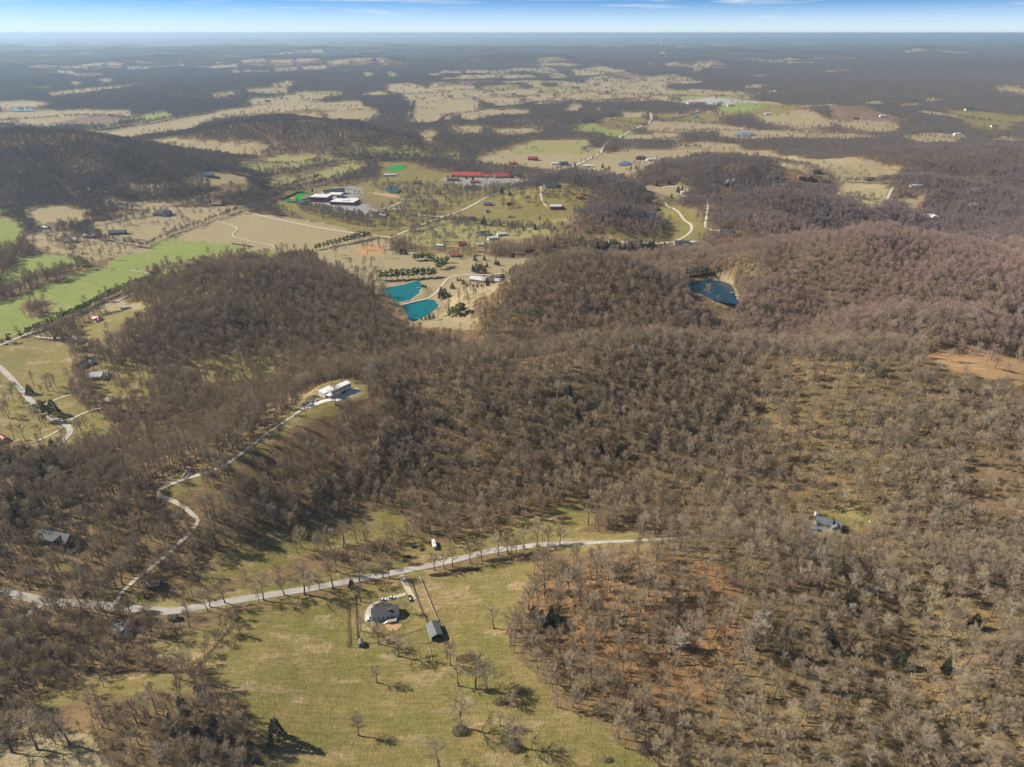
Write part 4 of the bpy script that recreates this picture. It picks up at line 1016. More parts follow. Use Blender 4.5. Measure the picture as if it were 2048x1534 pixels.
# --- ranch house in the meadow
p = P1(771, 1230); rt = heading(752, 1236, 797, 1229)
RH = thing('ranch_house', 'pale blue ranch house with long grey roof in the fenced meadow yard', 'house', p, rt)
volume(RH, 'gable', 17.5, 8.6, 3.4, 2.1, W_BLUE, R_GREY, wins=6, door=False)
volume(RH, 'gable', 9.5, 3.0, 3.1, 1.0, W_BLUE, R_GREY, ox=-1.2, oy=4.9, wins=0)
chimney(RH, 2.9, -1.5, 3.6, 6.3, 1.1)
mesh('deck', [box(1.2, -8.4, 1.3, 7.0, -4.34, 1.5)] + [box(x - .1, y - .1, -1.2, x + .1, y + .1, 1.3) for x in (1.4, 6.8) for y in (-8.2, -4.6)], WOODM, RH)
mesh('deck_railing', [box(1.2, -8.4, 2.35, 7, -8.3, 2.45), box(6.9, -8.3, 2.35, 7, -4.4, 2.45)] + [box(x, -8.38, 1.5, x + .08, -8.3, 2.35) for x in np.arange(1.2, 7, .5)] + [box(6.91, y, 1.5, 6.99, y + .08, 2.35) for y in np.arange(-8.2, -4.5, .5)], TRIM, RH)
mesh('stairs', [box(-1.6 + .45 * i, -7.6, -.6, -1.1 + .45 * i, -6.3, .1 + .22 * i) for i in range(6)], TRIM, RH)
mesh('porch_step', [box(-2.4, 6.5, -.5, -.4, 8.6, .25)], CONCM, RH)
mesh('door', [box(-1.5, 4.25, .2, -.4, 6.46, 2.4)], W_WHITE, RH)
# --- metal barn
p = P1(869, 1266); rt = heading(859, 1250, 869, 1276)
B = thing('metal_barn', 'open ended grey metal barn at the right corner of the ranch yard', 'barn', p, rt)
L, D, h, r = 11.5, 7.4, 3.4, 1.6; x, y = L / 2, D / 2
mesh('wall', [box(-x, -y, -1.2, x, -y + .15, h), box(-x, y - .15, -1.2, x, y, h), box(-x, -y + .15, -1.2, -x + .15, y - .15, h), ([(-x, -y, h), (-x, y, h), (-x, 0, h + r), (-x + .15, -y, h), (-x + .15, y, h), (-x + .15, 0, h + r)], [(0, 2, 1), (3, 4, 5), (0, 1, 4, 3), (1, 2, 5, 4), (2, 0, 3, 5)])], W_GREY, B)
mesh('roof', [gable_roof(L, D, h, r)], R_SILVER, B)
for yy in (-y + .2, 0, y - .2): mesh('post', [box(x - .3, yy - .1, -1.2, x - .1, yy + .1, h)], WOODM, B)
# --- little gambrel shed
p = P1(722, 1289); rt = heading(721, 1278, 723, 1291)
S = thing('garden_shed', 'small grey blue gambrel shed in the near left corner of the yard', 'shed', p, rt)
mesh('wall', [box(-2, -1.5, -.6, 2, 1.5, 2.1)], W_GREY, S)
prof = [(-1.8, 2.05), (-1.35, 3.0), (0, 3.5), (1.35, 3.0), (1.8, 2.05)]
mesh('roof', [([(-2.2, a, b) for a, b in prof] + [(2.2, a, b) for a, b in prof], [(i, i + 1, i + 6, i + 5) for i in range(4)] + [(4, 3, 2, 1, 0), (5, 6, 7, 8, 9), (0, 5, 9, 4)])], R_SILVER, S)
mesh('door', [box(2.0, -.7, 0, 2.05, .7, 1.95)], DOORM, S)
# --- playhouse under the trees
p = P1(777, 1285); S = thing('playhouse', 'small dark playhouse under the big yard tree', 'shed', p, .3)
mesh('wall', [gable_wall(2.6, 2.4, 2.0, 1.0, .5)], W_DARK, S); mesh('roof', [gable_roof(2.6, 2.4, 2.0, 1.0, .3, .1)], R_BROWN, S); mesh('door', [box(1.3, -.35, 0, 1.34, .35, 1.6)], WOODM, S)

# --- white house on the hilltop
pa, pb = P1(665, 797), P1(703, 780); rt = math.atan2(pb.y - pa.y, pb.x - pa.x); Lw = (pb - pa).length
mid = (pa + pb) / 2; mid.z = PADS[3][4]
HW = thing('hilltop_house', 'long white flat roofed modern house on top of the central ridge', 'house', mid, rt)
D = 6.5
mesh('wall', [flat_wall(Lw, D, 7.4)], W_WHITE, HW, (0, D / 2, 0)); mesh('roof', [flat_roof(Lw, D, 7.4)], R_WHITE, HW, (0, D / 2, 0))
for st, zz in enumerate((1.8, 5.3)):
    for i in range(10):
        if st == 0 and i in (5, 6): continue
        f = mesh('window', [box(-.75, -.05, -1.0, .75, .05, 1.0)], TRIM, HW, (-Lw / 2 + Lw * (i + .5) / 10, -.012, zz)); mesh('pane', [box(-.62, -.02, -.87, .62, .02, .87)], GLASS, f, (0, -.05, 0))
mesh('garage_door', [box(-1.6, -.06, 0, 3.2, .02, 2.6)], DOORM, HW, (1.5, -.01, 0))
mesh('wing_wall', [flat_wall(12, 9, 4.2)], W_WHITE, HW, (-Lw / 2 + 2.5, D + 4.6, 0)); mesh('wing_roof', [flat_roof(12, 9, 4.2)], R_WHITE, HW, (-Lw / 2 + 2.5, D + 4.6, 0))
for i in range(3):
    f = mesh('window', [box(-.05, -.8, -.8, .05, .8, .8)], TRIM, HW, (-Lw / 2 - 3.512, D + 2 + 2.6 * i, 2.2)); mesh('pane', [box(-.02, -.66, -.66, .02, .66, .66)], GLASS, f, (-.05, 0, 0))
mesh('balcony', [box(-Lw / 2 - 3.2, .6, 3.3, -Lw / 2 - .01, D - .6, 3.5), box(-Lw / 2 - 3.2, .6, -1.4, -Lw / 2 - 2.9, .9, 3.3), box(-Lw / 2 - 3.2, D - .9, -1.4, -Lw / 2 - 2.9, D - .6, 3.3)], TRIM, HW)
def slab(name, s, m, lift, lab):
    a = parse(s); x, y, z = P(a[:, 0], a[:, 1]); c = smooth_line(np.stack([np.append(x, x[0]), np.append(y, y[0])], 1), 3.0)[:-1] if False else np.stack([x, y], 1)
    n = 7; V, F = [], []; cen = c.mean(0); pts = []
    for i in range(len(c)):
        for t in np.linspace(0, 1, 6)[:-1]: pts.append(c[i] + (c[(i + 1) % len(c)] - c[i]) * t)
    pts = np.array(pts); m_ = len(pts)
    for k in range(1, n + 1):
        q = cen + (pts - cen) * k / n; V += [(a, b, zz) for a, b, zz in zip(q[:, 0], q[:, 1], hz(q[:, 0], q[:, 1]) + lift)]
    ci = len(V); V.append((cen[0], cen[1], float(hz(cen[0:1], cen[1:2])[0]) + lift))
    for i in range(m_):
        j = (i + 1) % m_; F.append((ci, i, j))
        for k in range(n - 1): F.append((k * m_ + i, (k + 1) * m_ + i, (k + 1) * m_ + j, k * m_ + j))
    me = bpy.data.meshes.new(name); me.from_pydata(V, [], F); me.materials.append(m); o = link(name, me); o['kind'] = 'structure'; o['label'] = lab; return o
slab('pavement', "663,799 672,803 690,798 723,784 714,776 704,778", M_CONC, .16, 'concrete terrace below the hilltop house')
slab('pavement', "610,812 624,803 640,800 648,806 632,812 618,817", M_CONC, .2, 'concrete parking apron of the hilltop house')
slab('pavement', "731,1243 729,1232 737,1222 750,1217 752,1228 754,1241 742,1244", M_GRAVEL, .14, 'gravel parking beside the ranch house')
slab('ground', "775,1244 786,1240 800,1243 804,1252 792,1261 778,1261 771,1253", M('bare_straw_earth', (.42, .27, .12), .95, .25, .5), .1, 'bare straw coloured patch behind the ranch house')
slab('pavement', "1627,1078 1623,1066 1626,1034 1636,1032 1638,1050 1633,1068", M_DARK, .2, 'dark drive beside the dark roofed house')  # darker surface than the other pavements

# --- dark roofed house on the right
p = P1(1656, 1052); rt = heading(1637, 1044, 1679, 1054)
DH = thing('dark_house', 'grey roofed house with dark skylights in the right hand clearing', 'house', p, rt)
volume(DH, 'gable', 17, 9, 4.2, 2.4, W_GREY, R_SILVER, wins=5); volume(DH, 'gable', 6.5, 6.5, 4.0, 2.2, W_GREY, R_SILVER, ox=5.4, oy=-3.4, rot=math.pi / 2, wins=0)
mesh('roof_ridge_vent', [box(2.2, -3.4, 5.0, 3.0, 3.2, 6.95)], R_DARK, DH)
mesh('terrace', [box(-7, -8.5, -1.5, 8, -4.56, .3)], M('green_grey_deck', (.14, .19, .18)), DH)
chimney(DH, -8.2, 1.5, 0, 7.6)
p = P1(1632, 1030); T = thing('water_tank', 'round white tank with dark hatch beside the dark roofed house', 'tank', p)
def cyl(r0, r1, z0, z1, k=20):
    v = [(r0 * math.cos(2 * math.pi * i / k), r0 * math.sin(2 * math.pi * i / k), z0) for i in range(k)] + [(r1 * math.cos(2 * math.pi * i / k), r1 * math.sin(2 * math.pi * i / k), z1) for i in range(k)]
    return v, [(i, (i + 1) % k, k + (i + 1) % k, k + i) for i in range(k)] + [tuple(range(k))[::-1], tuple(range(k, 2 * k))]
mesh('shell', [cyl(1.5, 1.5, -.5, 2.4), cyl(1.5, 1.1, 2.4, 2.9)], W_WHITE, T); mesh('hatch', [cyl(.6, .6, 2.9, 3.15)], R_DARK, T)
# ruined walls in the same clearing
for k, (u, v, u2, v2) in enumerate([(1709, 1034, 1710, 1046), (1715, 1029, 1724, 1031), (1735, 1026, 1736, 1030), (1738, 1042, 1741, 1046)]):
    a, b = P1(u, v), P1(u2, v2); d = (b - a).length; rt = math.atan2(b.y - a.y, b.x - a.x)
    o = mesh('ruined_wall', [box(-d / 2, -.25, -.5, d / 2 * .4, .25, .7), box(d / 2 * .4, -.25, -.5, d / 2, .25, .4)], CONCM, None, (a + b) / 2, rt)
    o['label'] = ['long broken white foundation wall', 'low white rubble wall facing the trees', 'short white wall stub on bare ground', 'lowest white wall fragment by the bushes'][k] + ' right of the dark house'; o['category'] = 'wall'; o['group'] = 'ruined foundation walls'

# --- simple houses and barns: u, v, length, depth, wall height, roof rise, heading, kind, wall, roof, windows, wing, name, category, label
HS = """
250,1262,11,7.5,2.8,2.2,-20,hip,WHITE,SILVER,3,1,cottage|house|pale hip roofed cottage half hidden by bare trees below the road
347,1238,5,3.6,2.3,1.2,5,gable,BROWN,DARK,0,0,shed|shed|small dark shed beside the road above the left hayfield
111,1302,4,3,2.2,1.0,30,gable,GREY,SILVER,0,0,shed|shed|tiny grey shed lost in the bare woods at lower left
118,1082,25,11,4.5,4.0,-14,gable,BROWN,DARK,4,1,lodge|house|big dark roofed lodge hidden in the left woods
310,1172,8,6,2.6,1.6,5,gable,BROWN,BROWN,0,0,barn|barn|low brown barn under trees beside the hill drive
196,642,14,8,3.0,2.6,-25,hip,WHITE,RED,3,1,red_roof_house|house|red roofed house in trees below the county road
160,684,18,9,3.2,2.8,-28,hip,GREY,SILVER,3,1,country_house|house|grey hip roofed house at the foot of the left hill
172,730,15,9,3.2,2.8,70,gable,GREY,SILVER,3,1,country_house|house|grey cross gabled house left of the hip roofed one with pale drive
200,754,18,11,3.4,3.4,20,gable,TAN,LIGHT,3,1,country_house|house|pale roofed house with several gables on the lawn below the left hill
222,804,15,9,3.0,2.6,-8,hip,BRICK,BROWN,3,0,brown_house|house|brown hip roofed house under trees above the valley road
5,882,14,8,3.0,2.6,-30,gable,BRICK,RED,2,1,red_roof_house|house|red roofed house cut by the left edge
250,618,10,6,3,1.6,25,gable,WHITE,LIGHT,2,0,small_house|house|small white house beside the straw yard near the county road
318,582,10,7,3,2,20,gable,GREY,SILVER,0,0,small_house|house|small grey house at the hill foot where the pine screen ends
910,513,14,9,3.5,3.2,-14,gable,BROWN,RED,2,0,pasture_barn|barn|red roofed barn on the tan pasture above the teal ponds
1056,502,16,9,3.5,3,25,gable,DARK,RED,0,0,red_roof_house|house|red roofed dark house at the right end of the upper pasture
924,491,16,9,3.4,3,30,gable,BRICK,RED,0,0,red_roof_house|house|red brown roofed house behind the belt of bare trees
880,493,14,7,3,1.6,-10,gable,WHITE,LIGHT,0,0,greenhouse|greenhouse|low pale greenhouse behind the pasture trees
960,491,12,7,3,1.5,5,gable,WHITE,LIGHT,0,0,small_house|house|small pale building between bare trees behind the pasture
968,470,20,11,4,3.6,20,gable,WHITE,DARK,3,1,dark_roof_house|house|black roofed white house in the village beside pale outbuildings
985,479,18,9,4,1.5,18,gable,WHITE,LIGHT,0,0,outbuilding|building|long white outbuilding below the black roofed house
1003,471,16,10,4,1.5,15,gable,WHITE,LIGHT,0,0,outbuilding|building|white outbuilding right of the black roofed house
942,440,20,12,4,3.6,-20,gable,GREY,GREY,3,1,country_house|house|large grey house with many gables below the village road
970,424,14,9,3.5,2.4,-35,gable,GREY,SILVER,0,0,village_house|house|grey house behind hedge beside the village road
976,411,16,10,4,3.6,-20,gable,BRICK,BLUE,0,0,dark_barn|barn|dark blue roofed barn beside the village road
1018,410,10,7,3,2.4,20,gable,BROWN,DARK,0,0,field_shed|shed|small black shed in the middle of the village pasture
1021,435,12,6,3,1.6,0,gable,GREY,GREEN,0,0,green_shed|shed|green roofed shed at the hedge below the pasture
1111,416,24,14,4.5,3.0,0,gable,RED,LIGHT,0,0,stable|barn|long white roofed stable with red walls
1104,373,24,15,6,4.5,0,gable,GREY,GREY,3,1,hill_house|house|grey many gabled house on the hill left of the mast
1158,396,12,8,3.5,3,-10,gable,BRICK,RED,0,0,red_shed|shed|small red roofed shed on the lawn below the mast hill
1076,372,12,7,3,2.4,0,gable,BROWN,BROWN,0,0,brown_shed|shed|brown outbuilding left of the many gabled hill house
1303,421,26,18,6.5,5.5,10,hip,TAN,BROWN,3,1,stone_mansion|house|tan stone mansion at the end of the wooded knoll
1330,445,12,8,3,2.4,0,gable,BROWN,BROWN,0,0,brown_shed|shed|brown shed on the rusty slope below the stone mansion
1195,484,12,9,3.5,2.8,0,gable,GREY,BLUE,0,0,blue_roof_shed|shed|left of two blue roofed sheds by the sand paddocks
1224,485,12,9,3.5,2.8,0,gable,GREY,BLUE,0,0,blue_roof_shed|shed|right of two blue roofed sheds by the sand paddocks
1270,490,26,12,4,3.2,0,gable,GREY,GREY,0,1,long_house|house|long blue grey house at the edge of the dark tree belt
1363,489,26,10,4,2.6,-3,gable,GREY,BLUE,0,0,blue_roof_barn|barn|long blue roofed barn with solar panels above the dark pond
1387,487,10,8,3,1.4,-3,gable,WHITE,LIGHT,0,0,white_shed|shed|white shed attached at the end of the long blue barn
1455,468,26,12,4.5,3.6,-20,gable,TAN,GREY,0,1,country_house|house|grey roofed stone house where the straight white lane ends
1458,394,22,14,5,4,30,hip,GREY,GREY,0,1,country_house|house|grey house among evergreens right of the straight white lane
1460,366,20,13,5,4,10,gable,TAN,LIGHT,0,1,country_house|house|pale house on top of the evergreen hill
1371,387,22,10,4,2.4,10,gable,WHITE,LIGHT,0,0,white_barn|barn|white barn partly behind evergreens right of the lane
1544,355,22,12,4,3,10,gable,TAN,LIGHT,0,0,country_house|house|pale house on the wooded crest left of the right pasture
1560,373,34,16,5,2.0,-5,gable,WHITE,LIGHT,0,0,riding_hall|barn|wide pale roofed riding hall in the wooded hollow
1610,357,34,16,5,4,-5,hip,BRICK,BROWN,0,1,brown_house|house|large brown house above the right pasture
1632,346,24,12,4,4,10,gable,BROWN,GREY,0,0,farm_house|house|grey roofed farmhouse under pines at the right pasture
1648,364,26,12,4,3,0,gable,BROWN,BROWN,0,0,brown_barn|barn|brown barn at the lower edge of the right pasture
1741,361,22,12,4,3,0,gable,BROWN,DARK,0,0,dark_barn|barn|dark barn under trees on the right pasture
1833,374,28,10,3.5,2,0,gable,WHITE,LIGHT,0,0,long_white_house|house|long white house beyond the right pasture by the wood
1944,382,24,10,3.5,2.4,0,gable,WHITE,LIGHT,0,0,white_house|house|white house deep in the right hand woods
1852,440,40,14,6,4.5,4,hip,WHITE,LIGHT,3,1,white_mansion|house|large white mansion in the woods at right
1849,411,20,10,4,4,15,gable,RED,RED,0,0,red_roof_house|house|red roofed house in the woods above the white mansion
1947,412,16,10,4,3,0,gable,WHITE,LIGHT,0,0,white_house|house|small white house right of the red roofed house
1960,438,20,12,4,3.5,0,gable,DARK,DARK,0,0,dark_house|house|dark house in the red woods at far right
1027,329,26,12,4,3.2,-3,gable,RED,RED,0,0,red_barn|barn|long red barn at the corner of the big pale field
1066,320,30,16,6,5,-10,gable,BRICK,RED,0,1,red_roof_farmhouse|house|red roofed farmhouse in the big pale field
1109,329,18,14,4,3,0,gable,WHITE,LIGHT,0,0,white_barn|barn|white barn beside the blue roofed barn by the highway
1127,330,26,18,5,4.5,20,gable,DARK,BLUE,0,0,blue_roof_barn|barn|blue roofed dark barn beside the highway
1176,334,28,13,4,3.2,-5,gable,WHITE,LIGHT,0,0,white_barn|barn|long white roofed barn in front of the mast
1282,319,34,18,6,5,0,hip,BRICK,GREY,0,1,brick_house|house|large brick house among pines on the far farm field
1302,321,30,12,4,2.5,10,gable,WHITE,LIGHT,0,0,white_barn|barn|white sheds beside the large brick house
1317,343,24,14,5,4,0,gable,TAN,BROWN,0,0,farm_house|house|farmhouse among tall pines behind the mast hill
835,368,20,12,5,4,5,gable,TAN,BROWN,0,1,tan_house|house|tan house on the lawn left of the green slope
780,352,34,10,4,2,8,gable,WHITE,LIGHT,0,0,white_pavilion|building|white pavilion below the upper green playing field
943,379,34,16,5,4.5,0,gable,GREY,BLUE,0,1,blue_roof_house|building|blue roofed building below the red roofed school
950,366,24,10,4,2.5,0,gable,BRICK,RED,0,0,red_shed|shed|small red roofed building below the long red school roof
906,361,30,14,5,4,-5,gable,BROWN,BROWN,0,0,brown_house|building|brown roofed building under trees below the long red school roof
413,351,30,12,4,2,8,gable,WHITE,SILVER,0,0,long_barn|barn|long grey barn at the foot of the far left hill
326,430,34,18,6,5,5,hip,GREY,DARK,0,1,large_farmhouse|house|large dark roofed farmhouse on the open left lawn
236,468,30,12,4,4,12,gable,BROWN,DARK,0,0,black_barn|barn|black barn under the trees at the lane end
181,475,24,11,4,3,-10,gable,BROWN,SILVER,0,0,grey_barn|barn|grey barn at the corner of the left lane
141,484,22,10,4,3,15,gable,WHITE,LIGHT,0,0,white_barn|barn|white stable beside the left riding paddock
122,480,12,8,3,3,0,gable,BROWN,DARK,0,0,dark_shed|shed|dark shed behind the left riding paddock
91,457,16,8,3,2,-10,gable,GREY,LIGHT,0,0,grey_shed|shed|pale shed at the edge of the left creek wood
435,411,22,11,4,3,0,gable,BROWN,BROWN,0,0,brown_barn|barn|brown barn in the tree row above the lawn
374,210,50,24,8,7,0,gable,WHITE,DARK,0,0,far_barn|barn|dark roofed white barn on the far green patch
355,220,40,18,6,5,0,gable,WHITE,LIGHT,0,0,far_house|house|white house below the far green patch
376,219,36,16,6,5,0,gable,GREY,SILVER,0,0,far_house|house|grey shed right of the white house on the far green patch
283,197,44,20,8,6,0,gable,WHITE,LIGHT,0,0,far_house|house|white farmhouse in the far left trees
372,186,44,20,8,6,0,gable,WHITE,LIGHT,0,0,far_house|house|white house on the far wooded slope at left
105,206,40,20,7,6,0,gable,WHITE,GREY,0,0,far_house|house|grey farmhouse by the far left fields
461,171,56,20,8,6,0,gable,WHITE,LIGHT,0,0,far_house|house|white house in the far left forest clearing
536,204,40,22,8,7,0,gable,BROWN,DARK,0,0,far_barn|barn|dark barn at the head of the long tan field
800,129,80,30,10,8,0,gable,WHITE,LIGHT,0,0,far_house|house|large white house on a far wooded rise
893,143,80,30,10,8,0,gable,WHITE,LIGHT,0,0,far_house|house|white house in the far forest centre
1124,129,90,30,10,8,0,gable,WHITE,LIGHT,0,0,far_barn|barn|white barn on the far pale field
1027,190,56,24,9,8,0,hip,WHITE,GREY,0,0,far_house|house|white gabled house on the far central slope
964,220,40,18,7,6,0,gable,RED,RED,0,0,far_barn|barn|red barn behind the central tan field
1003,220,44,20,7,6,0,gable,RED,RED,0,0,far_barn|barn|red roofed house left of the far central wood
1211,174,50,22,8,6,0,gable,WHITE,LIGHT,0,0,far_house|house|white farmhouse on the far valley pasture
982,270,30,14,5,4,0,gable,WHITE,LIGHT,0,0,far_house|house|small white house above the creek wood
1360,228,44,22,8,6,0,gable,TAN,BROWN,0,0,far_house|house|pair of gables of a tan house above the long field
1393,236,34,16,6,6,0,gable,GREY,GREEN,0,0,far_house|house|green roofed house in trees right of the tan gables
1419,176,70,26,9,7,10,gable,WHITE,LIGHT,0,0,far_house|house|white house beside the far sloping pasture
1545,185,60,26,9,8,0,gable,WHITE,LIGHT,0,0,far_house|house|white house among trees on the far right ridge
1590,190,60,24,8,7,0,gable,WHITE,GREY,0,0,far_house|house|grey roofed house right of the white ridge house
1720,200,50,30,12,8,0,hip,WHITE,LIGHT,0,0,far_house|house|domed white house above the far right pond
1536,229,44,18,7,5,0,gable,WHITE,LIGHT,0,0,far_barn|barn|white barns beside the tan knoll field
1765,233,40,18,6,5,0,gable,WHITE,LIGHT,0,0,far_house|house|white house among the scattered right hand houses
1711,238,40,18,6,5,0,gable,BROWN,BROWN,0,0,far_house|house|brown house left among the scattered right hand houses
1938,221,70,30,10,8,0,gable,WHITE,GREY,0,0,far_house|house|big grey house at the edge of the far right pasture
1913,270,36,18,7,6,0,gable,WHITE,LIGHT,0,0,far_house|house|white house at the fence corner of the right fields
1972,274,40,18,7,6,0,gable,BRICK,RED,0,0,far_house|house|red roofed house right of the fence corner
1988,254,44,18,7,6,0,gable,WHITE,GREY,0,0,far_house|house|grey house above the red roofed one at far right
2042,253,40,18,7,6,0,gable,WHITE,LIGHT,0,0,far_house|house|white house cut by the right edge
1854,232,44,18,7,6,0,gable,WHITE,LIGHT,0,0,far_house|house|white house in the trees left of the far right pasture
"""
WM = dict(WHITE=W_WHITE, BLUE=W_BLUE, BRICK=W_BRICK, TAN=W_TAN, GREY=W_GREY, DARK=W_DARK, RED=W_RED, BROWN=W_BROWN)
RM = dict(GREY=R_GREY, LIGHT=R_LIGHT, RED=R_RED, BLUE=R_BLUE, BROWN=R_BROWN, DARK=R_DARK, SILVER=R_SILVER, GREEN=R_GREEN)
for line in HS.strip().split('\n'):
    a, cat, lab = line.split('|'); u, v, L, D, h, r, rot, kind, wm, rm, wins, wing, nm = a.split(',')
    L, D, h, r = float(L), float(D), float(h), float(r); k_ = .62 if float(v) < 280 else 1; L, D, h, r = L * k_, D * k_, h * k_, r * k_; p = P1(float(u), float(v)); wins = int(wins)
    pad = float(hz(np.array([p.x - L * .3, p.x + L * .3]), np.array([p.y, p.y])).max()); p.z = max(p.z, pad) + .1
    e = thing(nm, lab, cat, p, math.radians(float(rot)))
    volume(e, kind, L, D, h, r, WM[wm], RM[rm], wins=wins)
    if wing == '1':
        volume(e, 'gable', D * .95, L * .32, h * .92, r * .85, WM[wm], RM[rm], ox=L * .24, oy=-D * .28, rot=math.pi / 2, wins=0)
        if wins: volume(e, 'gable', L * .4, D * .7, h * .8, r * .7, WM[wm], RM[rm], ox=-L * .5, oy=D * .1, wins=2, door=False, gwin=False)
    if cat == 'house' and wins: chimney(e, L * .22, D * .12, h * .6, h + r + .9)
    elif wins == 0 and p.y < 2300: mesh('door', [box(L / 2 + .01, -D * .2, -.2, L / 2 + .12, D * .2, h * .8)], DOORM, e)

# --- mansion by the teal ponds
p = P1(965, 563)
MN = thing('pond_mansion', 'large white roofed mansion with black glazed wing right of the teal ponds', 'house', p, math.radians(-22))
volume(MN, 'gable', 26, 11, 4.5, 3.8, W_TAN, R_LIGHT, ox=-6, oy=-2, wins=7); volume(MN, 'gable', 12, 9, 4.5, 3.6, W_TAN, R_LIGHT, ox=10, oy=4, rot=math.radians(70), wins=3, door=False)
volume(MN, 'gable', 18, 10, 5, 4.2, W_TAN, R_DARK, ox=22, oy=14, rot=math.radians(40), wins=4, door=False); volume(MN, 'gable', 9, 8, 4, 3, W_TAN, R_LIGHT, ox=24, oy=4, rot=math.radians(10), wins=2, door=False)
for i in range(4):
    mesh('skylight', [box(-.5, -1.8, -.06, .5, 1.8, .06)], R_WHITE, MN, (18.5 + 2.0 * i, 8.6 + 1.7 * i, 8.0), math.radians(40)).rotation_euler = (math.radians(40), 0, math.radians(40))
chimney(MN, -17, -2, 3, 9.5, 1.4); chimney(MN, 13, 8, 3, 10.5, 1.6)
# --- dock and pond bridge
for (u, v, L, lab) in ((838, 575, 9, 'grey dock at the right end of the upper teal pond'), (1466, 585, 10, 'pale wooden pier on the dark blue pond')):
    p = P1(u, v); k = 0 if u < 1000 else 2; p.z = POND[k][1] + .5; d = thing('dock', lab, 'dock', p, math.radians(8))
    mesh('deck', [box(-L / 2, -1.1, 0, L / 2, 1.1, .18)], WOODM, d)
    for x in (-L / 2 + .4, 0, L / 2 - .4): mesh('pile', [box(x - .12, -1.0, -2.4, x + .12, -.76, 0), box(x - .12, .76, -2.4, x + .12, 1.0, 0)], WOODM, d)
p = P1(822, 603); p.z += .3; br = thing('footbridge', 'small dark bridge on the causeway between the teal ponds', 'bridge', p, heading(800, 605, 850, 599))
mesh('deck', [box(-9, -2, -.1, 9, 2, .2)], W_DARK, br); mesh('railing', [box(-9, s * 2 - .06, 1.1, 9, s * 2 + .06, 1.22) for s in (-1, 1)] + [box(x - .06, s * 2 - .06, .2, x + .06, s * 2 + .06, 1.1) for s in (-1, 1) for x in np.arange(-9, 9.1, 2)], TRIM, br)

# --- white school campus
def block(parent, u, v, L, D, h, rot, wm=W_WHITE, rm=R_WHITE, nw=6, base=None):
    q = P1(u, v); q.z = base if base is not None else q.z
    d = q - parent.location; c, s = math.cos(-parent.rotation_euler.z), math.sin(-parent.rotation_euler.z)
    ox, oy = c * d.x - s * d.y, s * d.x + c * d.y
    volume(parent, 'flat', L, D, h, 0, wm, rm, ox, oy, rot, wins=0)
    if nw: mesh('window', [box(-L / 2 + 1, -D / 2 - .06, h * .35, L / 2 - 1, -D / 2 + .02, h * .75)], GLASS, parent, (ox, oy, 0), rot)
p = P1(642, 402); SCH = thing('school_gymnasium', 'tall white roofed gymnasium at the bright green ball field', 'school', p, math.radians(-8))
block(SCH, 643, 401, 42, 34, 11, 0, W_BRICK); block(SCH, 661, 400, 26, 22, 6, 0, W_GREY); block(SCH, 672, 394, 30, 26, 8, 0, W_WHITE)
p = P1(692, 408); SC2 = thing('school_classrooms', 'low white roofed classroom block right of the gymnasium', 'school', p, math.radians(-10))
block(SC2, 690, 407, 56, 36, 7, 0, W_BRICK); block(SC2, 706, 403, 20, 30, 5, 0, W_GREY)
mesh('roof_unit', [box(-6 + 5 * i, -2, 7.38, -3.5 + 5 * i, .5, 9) for i in range(4)], METALM, SC2)
p = P1(674, 388); SC3 = thing('school_hall', 'old grey gabled school hall behind the white blocks', 'school', p, math.radians(20)); volume(SC3, 'gable', 36, 18, 7, 6, W_GREY, R_GREY, wins=5); volume(SC3, 'gable', 20, 14, 6, 5, W_WHITE, R_GREY, ox=-22, oy=4, wins=3, door=False)
p = P1(607, 409); T = thing('storage_tank', 'grey round storage tank at the corner of the green ball field', 'tank', p); mesh('shell', [cyl(12, 12, -1, 7, 32)], W_GREY, T); mesh('lid', [cyl(11.8, 11.2, 7.01, 7.6, 32)], M('tank_water', (.10, .14, .15), .2), T)
slab('ground', "578,397 584,394 592,395 591,398 583,399", M('orange_infield', (.55, .12, .05), .95), .35, 'orange patch on the green ball field')
slab('ground', "603,394 611,391 619,391 617,396 608,398", M('brown_infield', (.22, .11, .06), .95), .35, 'brown infield of the green ball field')
